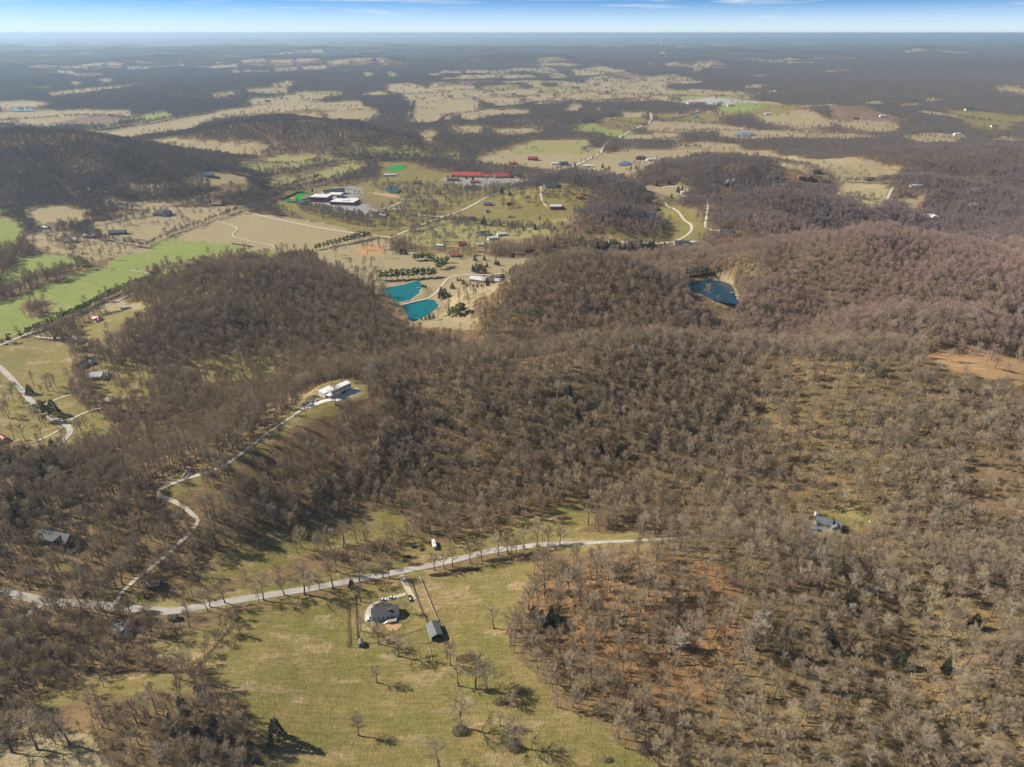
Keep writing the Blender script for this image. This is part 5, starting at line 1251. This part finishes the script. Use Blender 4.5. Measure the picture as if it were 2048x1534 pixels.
# ball field fence, tennis court
def fence(pts, hgt, mt, lab, rails=2, step=3.0, pw=.1, posts=True, nm='fence', solid=False):
    a = np.array(pts, float); x, y, z = P(a[:, 0], a[:, 1]); c = smooth_line(np.stack([x, y], 1), step) if len(a) > 9 else np.concatenate([np.linspace((x[i], y[i]), (x[i + 1], y[i + 1]), max(2, int(math.hypot(x[i + 1] - x[i], y[i + 1] - y[i]) / step) + 1))[(1 if i else 0):] for i in range(len(a) - 1)])
    zz = hz(c[:, 0], c[:, 1]); o = Vector((c[0, 0], c[0, 1], zz[0])); e = thing(nm, lab, 'fence', o)
    V, F = [], []
    for k in range(rails):
        z0 = .05 if solid else hgt * (k + .55) / rails; z1 = hgt if solid else z0 + .16
        for i in range(len(c) - 1):
            d = norm(np.array([c[i + 1, 0] - c[i, 0], c[i + 1, 1] - c[i, 1]])); n_ = np.array([-d[1], d[0]]) * (.04 if not solid else .08); b = len(V)
            for j in (i, i + 1):
                for s in (-1, 1):
                    for w in (z0, z1): V.append((c[j, 0] + s * n_[0] - o.x, c[j, 1] + s * n_[1] - o.y, zz[j] + w - o.z))
            F += [(b, b + 1, b + 5, b + 4), (b + 2, b + 6, b + 7, b + 3), (b + 1, b + 3, b + 7, b + 5), (b, b + 4, b + 6, b + 2)]
    mesh('panel' if solid else 'rail', [(V, F)], mt, e)
    if posts:
        st = max(1, len(c) // 24)
        me = None
        for j in range(0, len(c), st):
            q = (c[j, 0] - o.x, c[j, 1] - o.y, zz[j] - o.z)
            if me is None: first = mesh('post', [box(-pw, -pw, -.4, pw, pw, hgt + .1)], mt, e, q); me = first.data
            else: link('post', me, e, q)
    return e
fence([(561,401),(595,386),(606,385),(632,391),(620,397),(590,406),(577,405),(561,401)], 3.2, W_DARK, 'dark fence around the bright green ball field', 1, 12, .15, solid=True)
fence([(748,429),(758,426),(778,430),(768,434),(748,429)], 3, W_DARK, 'dark fence around the tennis court', 1, 8, .12, solid=True, nm='court_fence')
slab('pavement', "750,429 759,427 775,430 767,433", CONCM, .3, 'pale tennis court')
for k, (u, v, hp) in enumerate([(771, 341, 16), (812, 338, 20), (744, 352, 14)]):
    p = P1(u, v); d = to_px(p.x, p.y, p.z)[2]; H = hp * d / F0; t = thing('floodlight', ['floodlight pole at the left corner of the upper playing field', 'tallest floodlight pole at the right of the upper playing field', 'floodlight pole below the upper playing field'][k], 'light pole', p); mesh('pole', [cyl(.35, .2, -1, H, 8)], METALM, t); mesh('lamp_bar', [box(-2.2, -.4, H, 2.2, .4, H + 1.2)], METALM, t)
# --- red roofed school
p = P1(933, 354); RS = thing('red_roof_school', 'long red roofed school in the middle distance', 'school', p, math.radians(-4))
volume(RS, 'gable', 82, 34, 6, 6, W_TAN, R_RED, ox=0, oy=8, wins=14); volume(RS, 'gable', 44, 20, 5, 4, W_TAN, R_RED, ox=60, oy=2, wins=7)
volume(RS, 'gable', 44, 24, 6, 6, W_TAN, R_RED, ox=98, oy=0, rot=math.radians(12), wins=6); volume(RS, 'gable', 46, 26, 6, 8, W_TAN, R_RED, ox=112, oy=22, rot=math.radians(50), wins=6); volume(RS, 'hip', 30, 24, 5, 6, W_TAN, R_DARK, ox=134, oy=10, rot=math.radians(-30), wins=4)
p = P1(1400, 208); RC = thing('red_roof_arena', 'wide red roofed arena at the far white lots', 'building', p, 0); volume(RC, 'gable', 62, 30, 6, 5, W_WHITE, R_RED, wins=0); volume(RC, 'gable', 30, 20, 5, 4, W_WHITE, R_RED, ox=-48, oy=14, wins=0)
p = P1(1461, 213); RC = thing('red_roof_shed', 'small red roofed shed right of the far red arena', 'shed', p, .1); volume(RC, 'gable', 34, 16, 5, 4, W_WHITE, R_RED, wins=0)
# --- mast and water tower
p = P1(1161, 362); d = to_px(p.x, p.y, p.z)[2]; H = 44 * d / F0; t = thing('radio_mast', 'thin radio mast rising from the wooded knoll', 'mast', p)
V = []; F = []
legs = [np.array([math.cos(a), math.sin(a), 0]) * .55 for a in (.5, 2.6, 4.7)]; mb = MB()
for lg in legs: mb.tube([lg + np.array([0, 0, -1]), lg * .6 + np.array([0, 0, H])], [.16, .12], 4)
for k in range(16):
    for j in range(3): mb.tube([legs[j] * (1 - .4 * k / 16) + np.array([0, 0, H * k / 16]), legs[(j + 1) % 3] * (1 - .4 * (k + 1) / 16) + np.array([0, 0, H * (k + 1) / 16])], [.07, .07], 3)
link('lattice', make_mesh('lattice', mb.v, mb.f, METALM), t); mesh('antenna', [box(-.9, -.3, H - 7, .9, .3, H - 1), box(-.12, -.12, H - 1, .12, .12, H + 3)], W_WHITE, t)
p = P1(1323, 92); d = to_px(p.x, p.y, p.z)[2]; H = 13 * d / F0; t = thing('water_tower', 'white water tower on the far right horizon', 'tower', p); mesh('column', [cyl(H * .10, H * .07, -4, H * .7, 12)], W_WHITE, t); mesh('tank', [cyl(H * .07, H * .19, H * .66, H * .76), cyl(H * .19, H * .19, H * .76, H * .88), cyl(H * .19, H * .05, H * .88, H)], W_WHITE, t)
# ------------------------------------------------------------------ vehicles and small things
def paint(name, c): return M(name, c, .3, .05)
C_WHITE = paint('white_car_paint', (.75, .75, .74)); C_BLUE = paint('blue_car_paint', (.05, .10, .22)); C_BLACK = paint('black_car_paint', (.02, .02, .022)); C_SILV = paint('silver_car_paint', (.42, .43, .45)); C_RED = paint('red_car_paint', (.35, .03, .03))
def car_body(L=4.6, Wd=1.8, van=False, pickup=False):
    y = Wd / 2; pr = [(-L / 2, .35), (-L / 2, .85), (-L * .28, .95), (L * .2, .95), (L / 2, .8), (L / 2, .35)]
    if van: pr = [(-L / 2, .35), (-L / 2, 1.0), (L * .25, 1.05), (L / 2, .9), (L / 2, .35)]
    k = len(pr); V = [(a, -y, b) for a, b in pr] + [(a, y, b) for a, b in pr]
    body = (V, [tuple(range(k)), tuple(range(2 * k - 1, k - 1, -1))] + [(i, k + i, k + (i + 1) % k, (i + 1) % k) for i in range(k)])
    if pickup: cb = [(-L * .02, .96), (L * .03, 1.65), (L * .2, 1.65), (L * .3, .93)]
    elif van: cb = [(-L * .49, 1.01), (-L * .44, 1.8), (L * .18, 1.8), (L * .34, 1.0)]
    else: cb = [(-L * .40, .96), (-L * .24, 1.45), (L * .06, 1.45), (L * .24, .95)]
    yi = y * .9; V2 = [(a, -(yi if b < 1.2 else yi * .86), b) for a, b in cb] + [(a, (yi if b < 1.2 else yi * .86), b) for a, b in cb]
    cab = (V2, [(0, 1, 2, 3), (7, 6, 5, 4), (0, 4, 5, 1), (2, 6, 7, 3), (3, 7, 4, 0)])
    top = cb[1][1]; rf = box(cb[1][0] - .03, -yi * .88, top - .02, cb[2][0] + .03, yi * .88, top + .06)
    return body, cab, rf
def car(u, v, u2, v2, mt, lab, cat='car', van=False, pickup=False, group='cars at the houses', parts=True, L=4.6, nm='parked_car'):
    a, b = P1(u, v), P1(u2, v2); rt = math.atan2(b.y - a.y, b.x - a.x); e = thing(nm, lab, cat, a + Vector((0, 0, .18)), rt, group)
    bd, cab, rf = car_body(L, 1.85, van, pickup); mesh('body', [bd], mt, e)
    g = mesh('cabin', [cab], GLASS, e); mesh('car_roof', [rf], mt, e)
    if pickup: mesh('cargo', [box(-L * .46, -.7, .95, -L * .05, .7, 1.5)], M('cardboard_load', (.45, .33, .2)), e)
    w = None
    for x in (-L * .31, L * .31):
        for s in (-1, 1):
            if w is None: w = mesh('wheel', [([(r * math.cos(t), yy, r * math.sin(t)) for yy in (-.12, .12) for r, t in [(.34, 2 * math.pi * i / 14) for i in range(14)]], [tuple(range(14)), tuple(range(27, 13, -1))] + [(i, 14 + i, 14 + (i + 1) % 14, (i + 1) % 14) for i in range(14)])], RUBBER, e, (x, s * .84, .3)); wm = w.data
            else: link('wheel', wm, e, (x, s * .84, .3))
    for s in (-1, 1): mesh('headlight', [box(L / 2 - .02, s * .62 - .18, .6, L / 2 + .03, s * .62 + .18, .76)], TRIM, e)
    return e
car(766, 1200.5, 774, 1199, C_WHITE, 'white sedan parked on the drive behind the ranch house, left of two')
car(783, 1196.5, 791, 1195.5, C_WHITE, 'white estate car nearest the yard gate, right of two')
car(736, 1239, 735, 1231, C_WHITE, 'white van on the gravel at the ranch house gable', 'van', van=True, L=5)
car(820, 1197.5, 818, 1188, C_BLACK, 'black pickup with pale load at the end of the yard drive', 'pickup', pickup=True, L=5.6)
car(828, 1094, 836, 1092, C_BLUE, 'blue sedan parked on the grass left of the camper trailer')
car(616, 806, 622, 803, C_WHITE, 'white car on the hilltop apron, leftmost of three'); car(626, 803.5, 632, 800.5, C_SILV, 'silver car on the hilltop apron between two white cars'); car(635, 801, 641, 798, C_WHITE, 'white car on the hilltop apron nearest the house')
# camper trailer
a, b = P1(868, 1092), P1(865, 1080); CT = thing('camper_trailer', 'long cream camper trailer parked on the grass across the road', 'trailer', a + Vector((0, 0, .1)), math.atan2(b.y - a.y, b.x - a.x))
mesh('body', [box(-4.2, -1.25, .55, 4.2, 1.25, 3.0), box(4.2, -1.25, .55, 4.7, 1.25, 2.4)], M('cream_panels', (.62, .57, .46)), CT); mesh('roof', [box(-4.25, -1.3, 3.003, 4.3, 1.3, 3.12)], W_WHITE, CT); mesh('air_conditioner', [box(-.6, -.5, 3.12, .6, .5, 3.4)], W_GREY, CT)
mesh('door', [box(.4, -1.3, .7, 1.15, -1.26, 2.6)], W_GREY, CT)
for x in (-2.6, 2.4): mesh('window', [box(x - .6, -1.3, 1.6, x + .6, -1.26, 2.3)], GLASS, CT)
for s in (-1, 1): mesh('wheel', [box(-.9, s * 1.1 - .12, -.1, -.25, s * 1.1 + .12, .55), box(.05, s * 1.1 - .12, -.1, .7, s * 1.1 + .12, .55)], RUBBER, CT)
mesh('tow_bar', [box(4.7, -.08, .5, 6.1, .08, .62)], W_DARK, CT)
p = P1(919, 1095); t = thing('gas_tank', 'small white gas tank on the grass right of the camper trailer', 'tank', p, .2)
mesh('shell', [([(x, r * math.cos(2 * math.pi * i / 12), .9 + r * math.sin(2 * math.pi * i / 12)) for x, r in ((-1.3, .25), (-1.1, .5), (1.1, .5), (1.3, .25)) for i in range(12)], [(k * 12 + i, k * 12 + (i + 1) % 12, k * 12 + 12 + (i + 1) % 12, k * 12 + 12 + i) for k in range(3) for i in range(12)] + [tuple(range(12)), tuple(range(36, 48))])], W_WHITE, t, smooth=True)
for x in (-.7, .7): mesh('leg', [box(x - .1, -.35, -.2, x + .1, .35, .5)], METALM, t)
# orange tractor by the road
p = P1(292, 1196); t = thing('tractor', 'small orange tractor on the verge above the road bend', 'tractor', p, .1); OR = paint('orange_paint', (.55, .14, .03))
mesh('hood', [box(.1, -.4, .7, 1.7, .4, 1.4)], OR, t); mesh('seat', [box(-.9, -.4, .9, -.4, .4, 1.2), box(-1.0, -.4, 1.2, -.85, .4, 1.8)], W_DARK, t); mesh('roll_bar', [box(-1.1, -.6, .9, -1.0, -.5, 2.4), box(-1.1, .5, .9, -1.0, .6, 2.4), box(-1.1, -.5, 2.3, -1.0, .5, 2.4)], W_DARK, t)
for x, r in ((-.7, .75), (1.2, .45)):
    for s in (-1, 1): mesh('wheel', [([(x + r * math.cos(2 * math.pi * i / 14), s * .75 + yy, r + r * math.sin(2 * math.pi * i / 14)) for yy in (-.15, .15) for i in range(14)], [tuple(range(14)), tuple(range(27, 13, -1))] + [(i, 14 + i, 14 + (i + 1) % 14, (i + 1) % 14) for i in range(14)])], RUBBER, t)
# heaps and boulders
def heap(u, v, sx, sy, h, mt, nm, lab, cat, seed, rough=.35, grp=None):
    p = P1(u, v); r = np.random.default_rng(seed); n, m_ = 26, 9; V = []; F = []
    for k in range(m_):
        q = 1 - k / (m_ - 1)
        for i in range(n):
            a = 2 * math.pi * i / n; w = 1 + rough * (fbm(np.array([math.cos(a) * 2 + seed]), np.array([math.sin(a) * 2 + k * .5]), seed, 3)[0] - .5) * 2
            x, y = sx * q * w * math.cos(a), sy * q * w * math.sin(a); V.append((x, y, float(hz(p.x + x, p.y + y)) - p.z - .25 * (k == 0) + h * (1 - q ** 1.6) * (.7 + .6 * r.random())))
    F = [(k * n + i, k * n + (i + 1) % n, (k + 1) * n + (i + 1) % n, (k + 1) * n + i) for k in range(m_ - 1) for i in range(n)]
    o = mesh(nm, [(V, F)], mt, None, p); o['label'] = lab; o['category'] = cat
    if grp: o['group'] = grp
def brush(u, v, sx, sy, h, lab, seed, n=900, nm='brush_pile', cat='brush', mt=None):
    p = P1(u, v); r = np.random.default_rng(seed); C = MB()
    for i in range(n):
        a = r.uniform(0, 6.28); q = math.sqrt(r.random()); x, y = sx * q * math.cos(a), sy * q * math.sin(a); z = float(hz(p.x + x, p.y + y)) - p.z + h * (1 - q * q) * r.random()
        d = norm(r.normal(size=3) + np.array([0, 0, .6])); C.sliver(np.array([x, y, z]), np.array([x, y, z]) + d * r.uniform(.5, 1.3), r.uniform(.05, .12), r)
    o = link(nm, make_mesh(nm, C.v, C.f, mt), None, p); o['label'] = lab; o['category'] = cat
RUST = M('rusty_brush', (.26, .13, .08), .95, .25, 2); THK = M('thicket_twigs', (.24, .18, .125), .95, .25, 2); DBR = M('dark_brush', (.13, .09, .06), .95, .25, 2); TANB = M('dry_tan_grass', (.36, .26, .13), .95, .25, 2)
heap(843, 1100, 2.6, 2.0, 1.3, M('dark_soil', (.10, .055, .035), .95, .3, 1.5), 'dirt_pile', 'dark brown dirt pile between blue car and camper', 'dirt pile', 3)
brush(815, 1114, 3.0, 1.8, 1.1, 'dark tangle of brush on the grass above the road', 5, 700, mt=DBR)
brush(1128, 1037, 6.5, 2.2, 1.4, 'long reddish brush pile in the upper clearing', 6, 1400, mt=RUST); brush(1180, 1012, 5, 3, 2.0, 'grey brown brush heap at the top of the upper clearing', 8, 900, mt=DBR)
brush(832, 1130, 6, 2.2, .9, 'rusty dry grass patch on the upper roadside', 7, 1100, mt=RUST); brush(930, 1318, 6, 3.6, .8, 'rust coloured bramble patch below the metal barn', 9, 1300, nm='bramble_patch', mt=RUST)
brush(880, 1150, 8, 2.0, 1.4, 'dark brambles along the roadside right of the yard gate', 10, 1600, nm='bramble_patch', mt=DBR); brush(930, 1140, 12, 2.2, 1.5, 'dark roadside brambles under the young trees', 11, 2200, nm='bramble_patch', mt=DBR); brush(1000, 1120, 11, 2.2, 1.6, 'dark roadside brambles at the road curve', 12, 2000, nm='bramble_patch', mt=DBR)
brush(300, 1226, 9, 2, 1.2, 'brown brambles below the road bend', 13, 1500, nm='bramble_patch', mt=DBR)
brush(919, 1462, 4.2, 3.6, 6.5, 'dense dark thicket in the meadow under the spreading tree clump', 41, 1430, nm='thicket', cat='shrub', mt=THK); brush(1030, 1496, 3.8, 3.2, 5.5, 'dense dark thicket near the bottom of the meadow', 42, 1320, nm='thicket', cat='shrub', mt=THK); brush(1000, 1404, 4.5, 2.6, 3.2, 'low thicket between the largest meadow trees', 43, 990, nm='thicket', cat='shrub', mt=THK); brush(1290, 1500, 5.0, 3.0, 4.0, 'dark thicket at the wood corner beside the lower meadow', 44, 1210, nm='thicket', cat='shrub', mt=THK); brush(1215, 1520, 3, 1.6, 2.0, 'small dark bush beside the lower wood edge', 45, 495, nm='thicket', cat='shrub', mt=THK)
ROCK = M('grey_rock', (.34, .31, .28), .95, .3, .6)
heap(378, 948, 5, 3.2, 3.6, ROCK, 'boulder', 'pale grey rock outcrop beside the hill drive', 'rock', 21, .6)
# utility poles
def pole(u, v, hp, lab):
    p = P1(u, v); d = to_px(p.x, p.y, p.z)[2]; el = math.atan2(CAM_H - p.z, p.y); H = min(14, hp * d / F0 / max(.4, math.cos(el))); t = thing('utility_pole', lab, 'pole', p, .2, 'wooden utility poles')
    mesh('pole', [cyl(.2, .13, -1, H, 8)], WOODM, t); mesh('crossarm', [box(-1.2, -.08, H - .9, 1.2, .08, H - .72)], WOODM, t); mesh('transformer', [cyl(.24, .24, H - 2.3, H - 1.4, 10)], METALM, t, (.35, 0, 0))
for q in [(803, 1137, 18, 'wooden utility pole at the roadside above the yard gate'), (483, 1273, 24, 'thin pole near the top left of the meadow'), (365, 1268, 20, 'wooden pole on the left hayfield'), (142, 836, 14, 'wooden pole by the valley road bend'), (1085, 1090, 20, 'utility pole at the road under the upper clearing'), (640, 1172, 20, 'utility pole beside the road near the big oak'), (268, 1208, 20, 'utility pole at the foot of the hill drive')]: pole(*q)
# yard fences
fence([(840,1156),(852,1185),(864,1215),(876,1243)], 1.3, TRIM, 'white rail fence along the right side of the ranch yard', 2, 3, .09)
fence([(821,1162),(833,1195),(845,1226),(856,1250)], 1.3, WOODM, 'dark wooden fence right of the ranch yard drive', 2, 3, .09)
fence([(710,1190),(712,1225),(714,1262),(716,1276)], 1.3, WOODM, 'dark wooden fence along the left side of the ranch yard', 2, 3, .09)
fence([(697,1212),(698,1245),(699,1275),(699,1294),(716,1295)], 1.3, WOODM, 'outer left fence of the ranch yard with tall dry grass', 2, 3, .09)
fence([(800,1272),(820,1266),(840,1260),(856,1256)], 1.2, WOODM, 'dark cross fence between bare trees and metal barn', 2, 2.6, .09)
fence([(728,1290),(750,1285),(768,1280)], 1.2, WOODM, 'short dark fence right of the garden shed', 2, 2.6, .09)
fence([(845,1288),(858,1286),(868,1282),(880,1279)], 1.2, WOODM, 'low fence below the metal barn', 2, 2.6, .09)
fence([(856,1292),(860,1306),(864,1320)], 1.1, TRIM, 'thin pale wire fence below the barn paddock', 1, 3, .07)
def grass_strip(pts, w, h, mt, lab, seed):
    a = np.array(pts, float); x, y, z = P(a[:, 0], a[:, 1]); c = smooth_line(np.stack([x, y], 1), .35); r = np.random.default_rng(seed); C = MB(); o = np.array([c[0, 0], c[0, 1], float(hz(c[0, 0], c[0, 1]))])
    for q in c:
        for k in range(5):
            xy = q + r.normal(size=2) * w; b = np.array([xy[0], xy[1], float(hz(xy[0], xy[1])) - .05]) - o; C.sliver(b, b + np.array([r.normal() * .3, r.normal() * .3, h * r.uniform(.5, 1.2)]), r.uniform(.05, .14), r)
    g = link('dry_grass', make_mesh('dry_grass', C.v, C.f, mt), None, tuple(o)); g['kind'] = 'stuff'; g['label'] = lab
grass_strip([(842,1158),(866,1215),(890,1288),(893,1318)], .5, 1.1, TANB, 'dry grass along the right yard fence', 31); grass_strip([(696,1212),(697,1250),(698,1294)], .5, 1.1, TANB, 'dry grass along the outer left fence', 32)
grass_strip([(822,1163),(845,1224),(857,1252)], .35, .9, DBR, 'dark weeds along the drive fence', 33); grass_strip([(711,1192),(714,1250),(716,1280)], .35, .9, DBR, 'dark weeds along the left fence', 34)
grass_strip([(480,1234),(455,1264),(428,1296),(396,1334)], .7, 1.4, DBR, 'brown weedy hedge bank of the left hayfield', 35); grass_strip([(396,1336),(340,1346),(270,1342),(200,1352)], .6, 1.2, DBR, 'brown weedy bank below the left hayfield', 36)
# hay bales
for i, (u, v) in enumerate(zip(np.linspace(466, 504, 9), np.linspace(488, 494, 9))):
    p = P1(u, v); b = mesh('hay_bale', [([(x, .9 * math.cos(2 * math.pi * k / 14), .85 + .9 * math.sin(2 * math.pi * k / 14)) for x in (-2.0, 2.0) for k in range(14)], [tuple(range(14)), tuple(range(27, 13, -1))] + [(k, 14 + k, 14 + (k + 1) % 14, (k + 1) % 14) for k in range(14)])], M('dark_hay', (.13, .09, .05), .95, .3, 3), None, p, .3); b['label'] = 'dark round hay bale in the line along the tan field edge'; b['category'] = 'hay bale'; b['group'] = 'line of hay bales'
# school cars: too small to show parts
cm_ = {}
def tiny_car(u, v, rot, mt, lab, grp):
    if mt.name not in cm_:
        bd, cab, rf = car_body(4.8, 1.9); cm_[mt.name] = mesh('parked_car', [bd, cab, rf], mt); o = cm_[mt.name]
    else: o = cm_[mt.name].copy(); COL.objects.link(o)
    p = P1(u, v); o.location = p + Vector((0, 0, .35)); o.rotation_euler = (0, 0, rot); o['label'] = lab; o['category'] = 'car'; o['group'] = grp
cols = [('dark', C_BLACK), ('white', C_WHITE), ('silver', C_SILV), ('dark blue', C_BLUE), ('white', C_WHITE), ('red', C_RED)]
for i in range(24):
    nm, mt = cols[int(rng_.integers(0, 6))]; t = i / 23; tiny_car(618 + 98 * t, 405 + 21 * t + (t * (1 - t)) * 2, -.2, mt, f'{nm} car in the long line along the school drive', 'cars lined along the school drive')
for j in range(4):
    for i in range(9):
        if rng_.random() < .2: continue
        nm, mt = cols[int(rng_.integers(0, 6))]; tiny_car(682 + 4.4 * i + j * 1.5, 377 + 3.2 * j + .5 * i, 1.2, mt, f'{nm} car on the lot behind the white school', 'cars on the school lot')
for i in range(16):
    nm, mt = cols[int(rng_.integers(0, 6))]; tiny_car(955 + 5.6 * i, 361 + (i % 3) * 1.6, .4, mt, f'{nm} car parked in front of the red roofed school', 'cars at the red roofed school')
# ------------------------------------------------------------------ the hazy air
def haze_box():
    m = bpy.data.materials.new('haze'); m.use_nodes = True; n, l = nodes(m); n.clear()
    o = n.new('ShaderNodeOutputMaterial'); p = n.new('ShaderNodeVolumePrincipled')
    p.inputs['Color'].default_value = (.57, .78, 1.0, 1); p.inputs['Density'].default_value = 5.0e-5; p.inputs['Anisotropy'].default_value = .3
    l.new(p.outputs[0], o.inputs['Volume']); m.volume_intersection_method = 'FAST' if hasattr(m, 'volume_intersection_method') and False else getattr(m, 'volume_intersection_method', 'FAST')
    X0, X1_, Y0, Y1_, Z0, Z1 = -94000, 94000, -400, 63500, float(ZZ.min()) - 1.5, max(CAM_H + 6, float(ZZ.max()) + 60)
    v = [(x, y, z) for z in (Z0, Z1) for y in (Y0, Y1_) for x in (X0, X1_)]
    f = [(0, 2, 3, 1), (4, 5, 7, 6), (0, 1, 5, 4), (2, 6, 7, 3), (0, 4, 6, 2), (1, 3, 7, 5)]
    o = link('haze', make_mesh('haze', v, f, m)); o['kind'] = 'stuff'; o['label'] = 'thin blue winter haze'
haze_box()
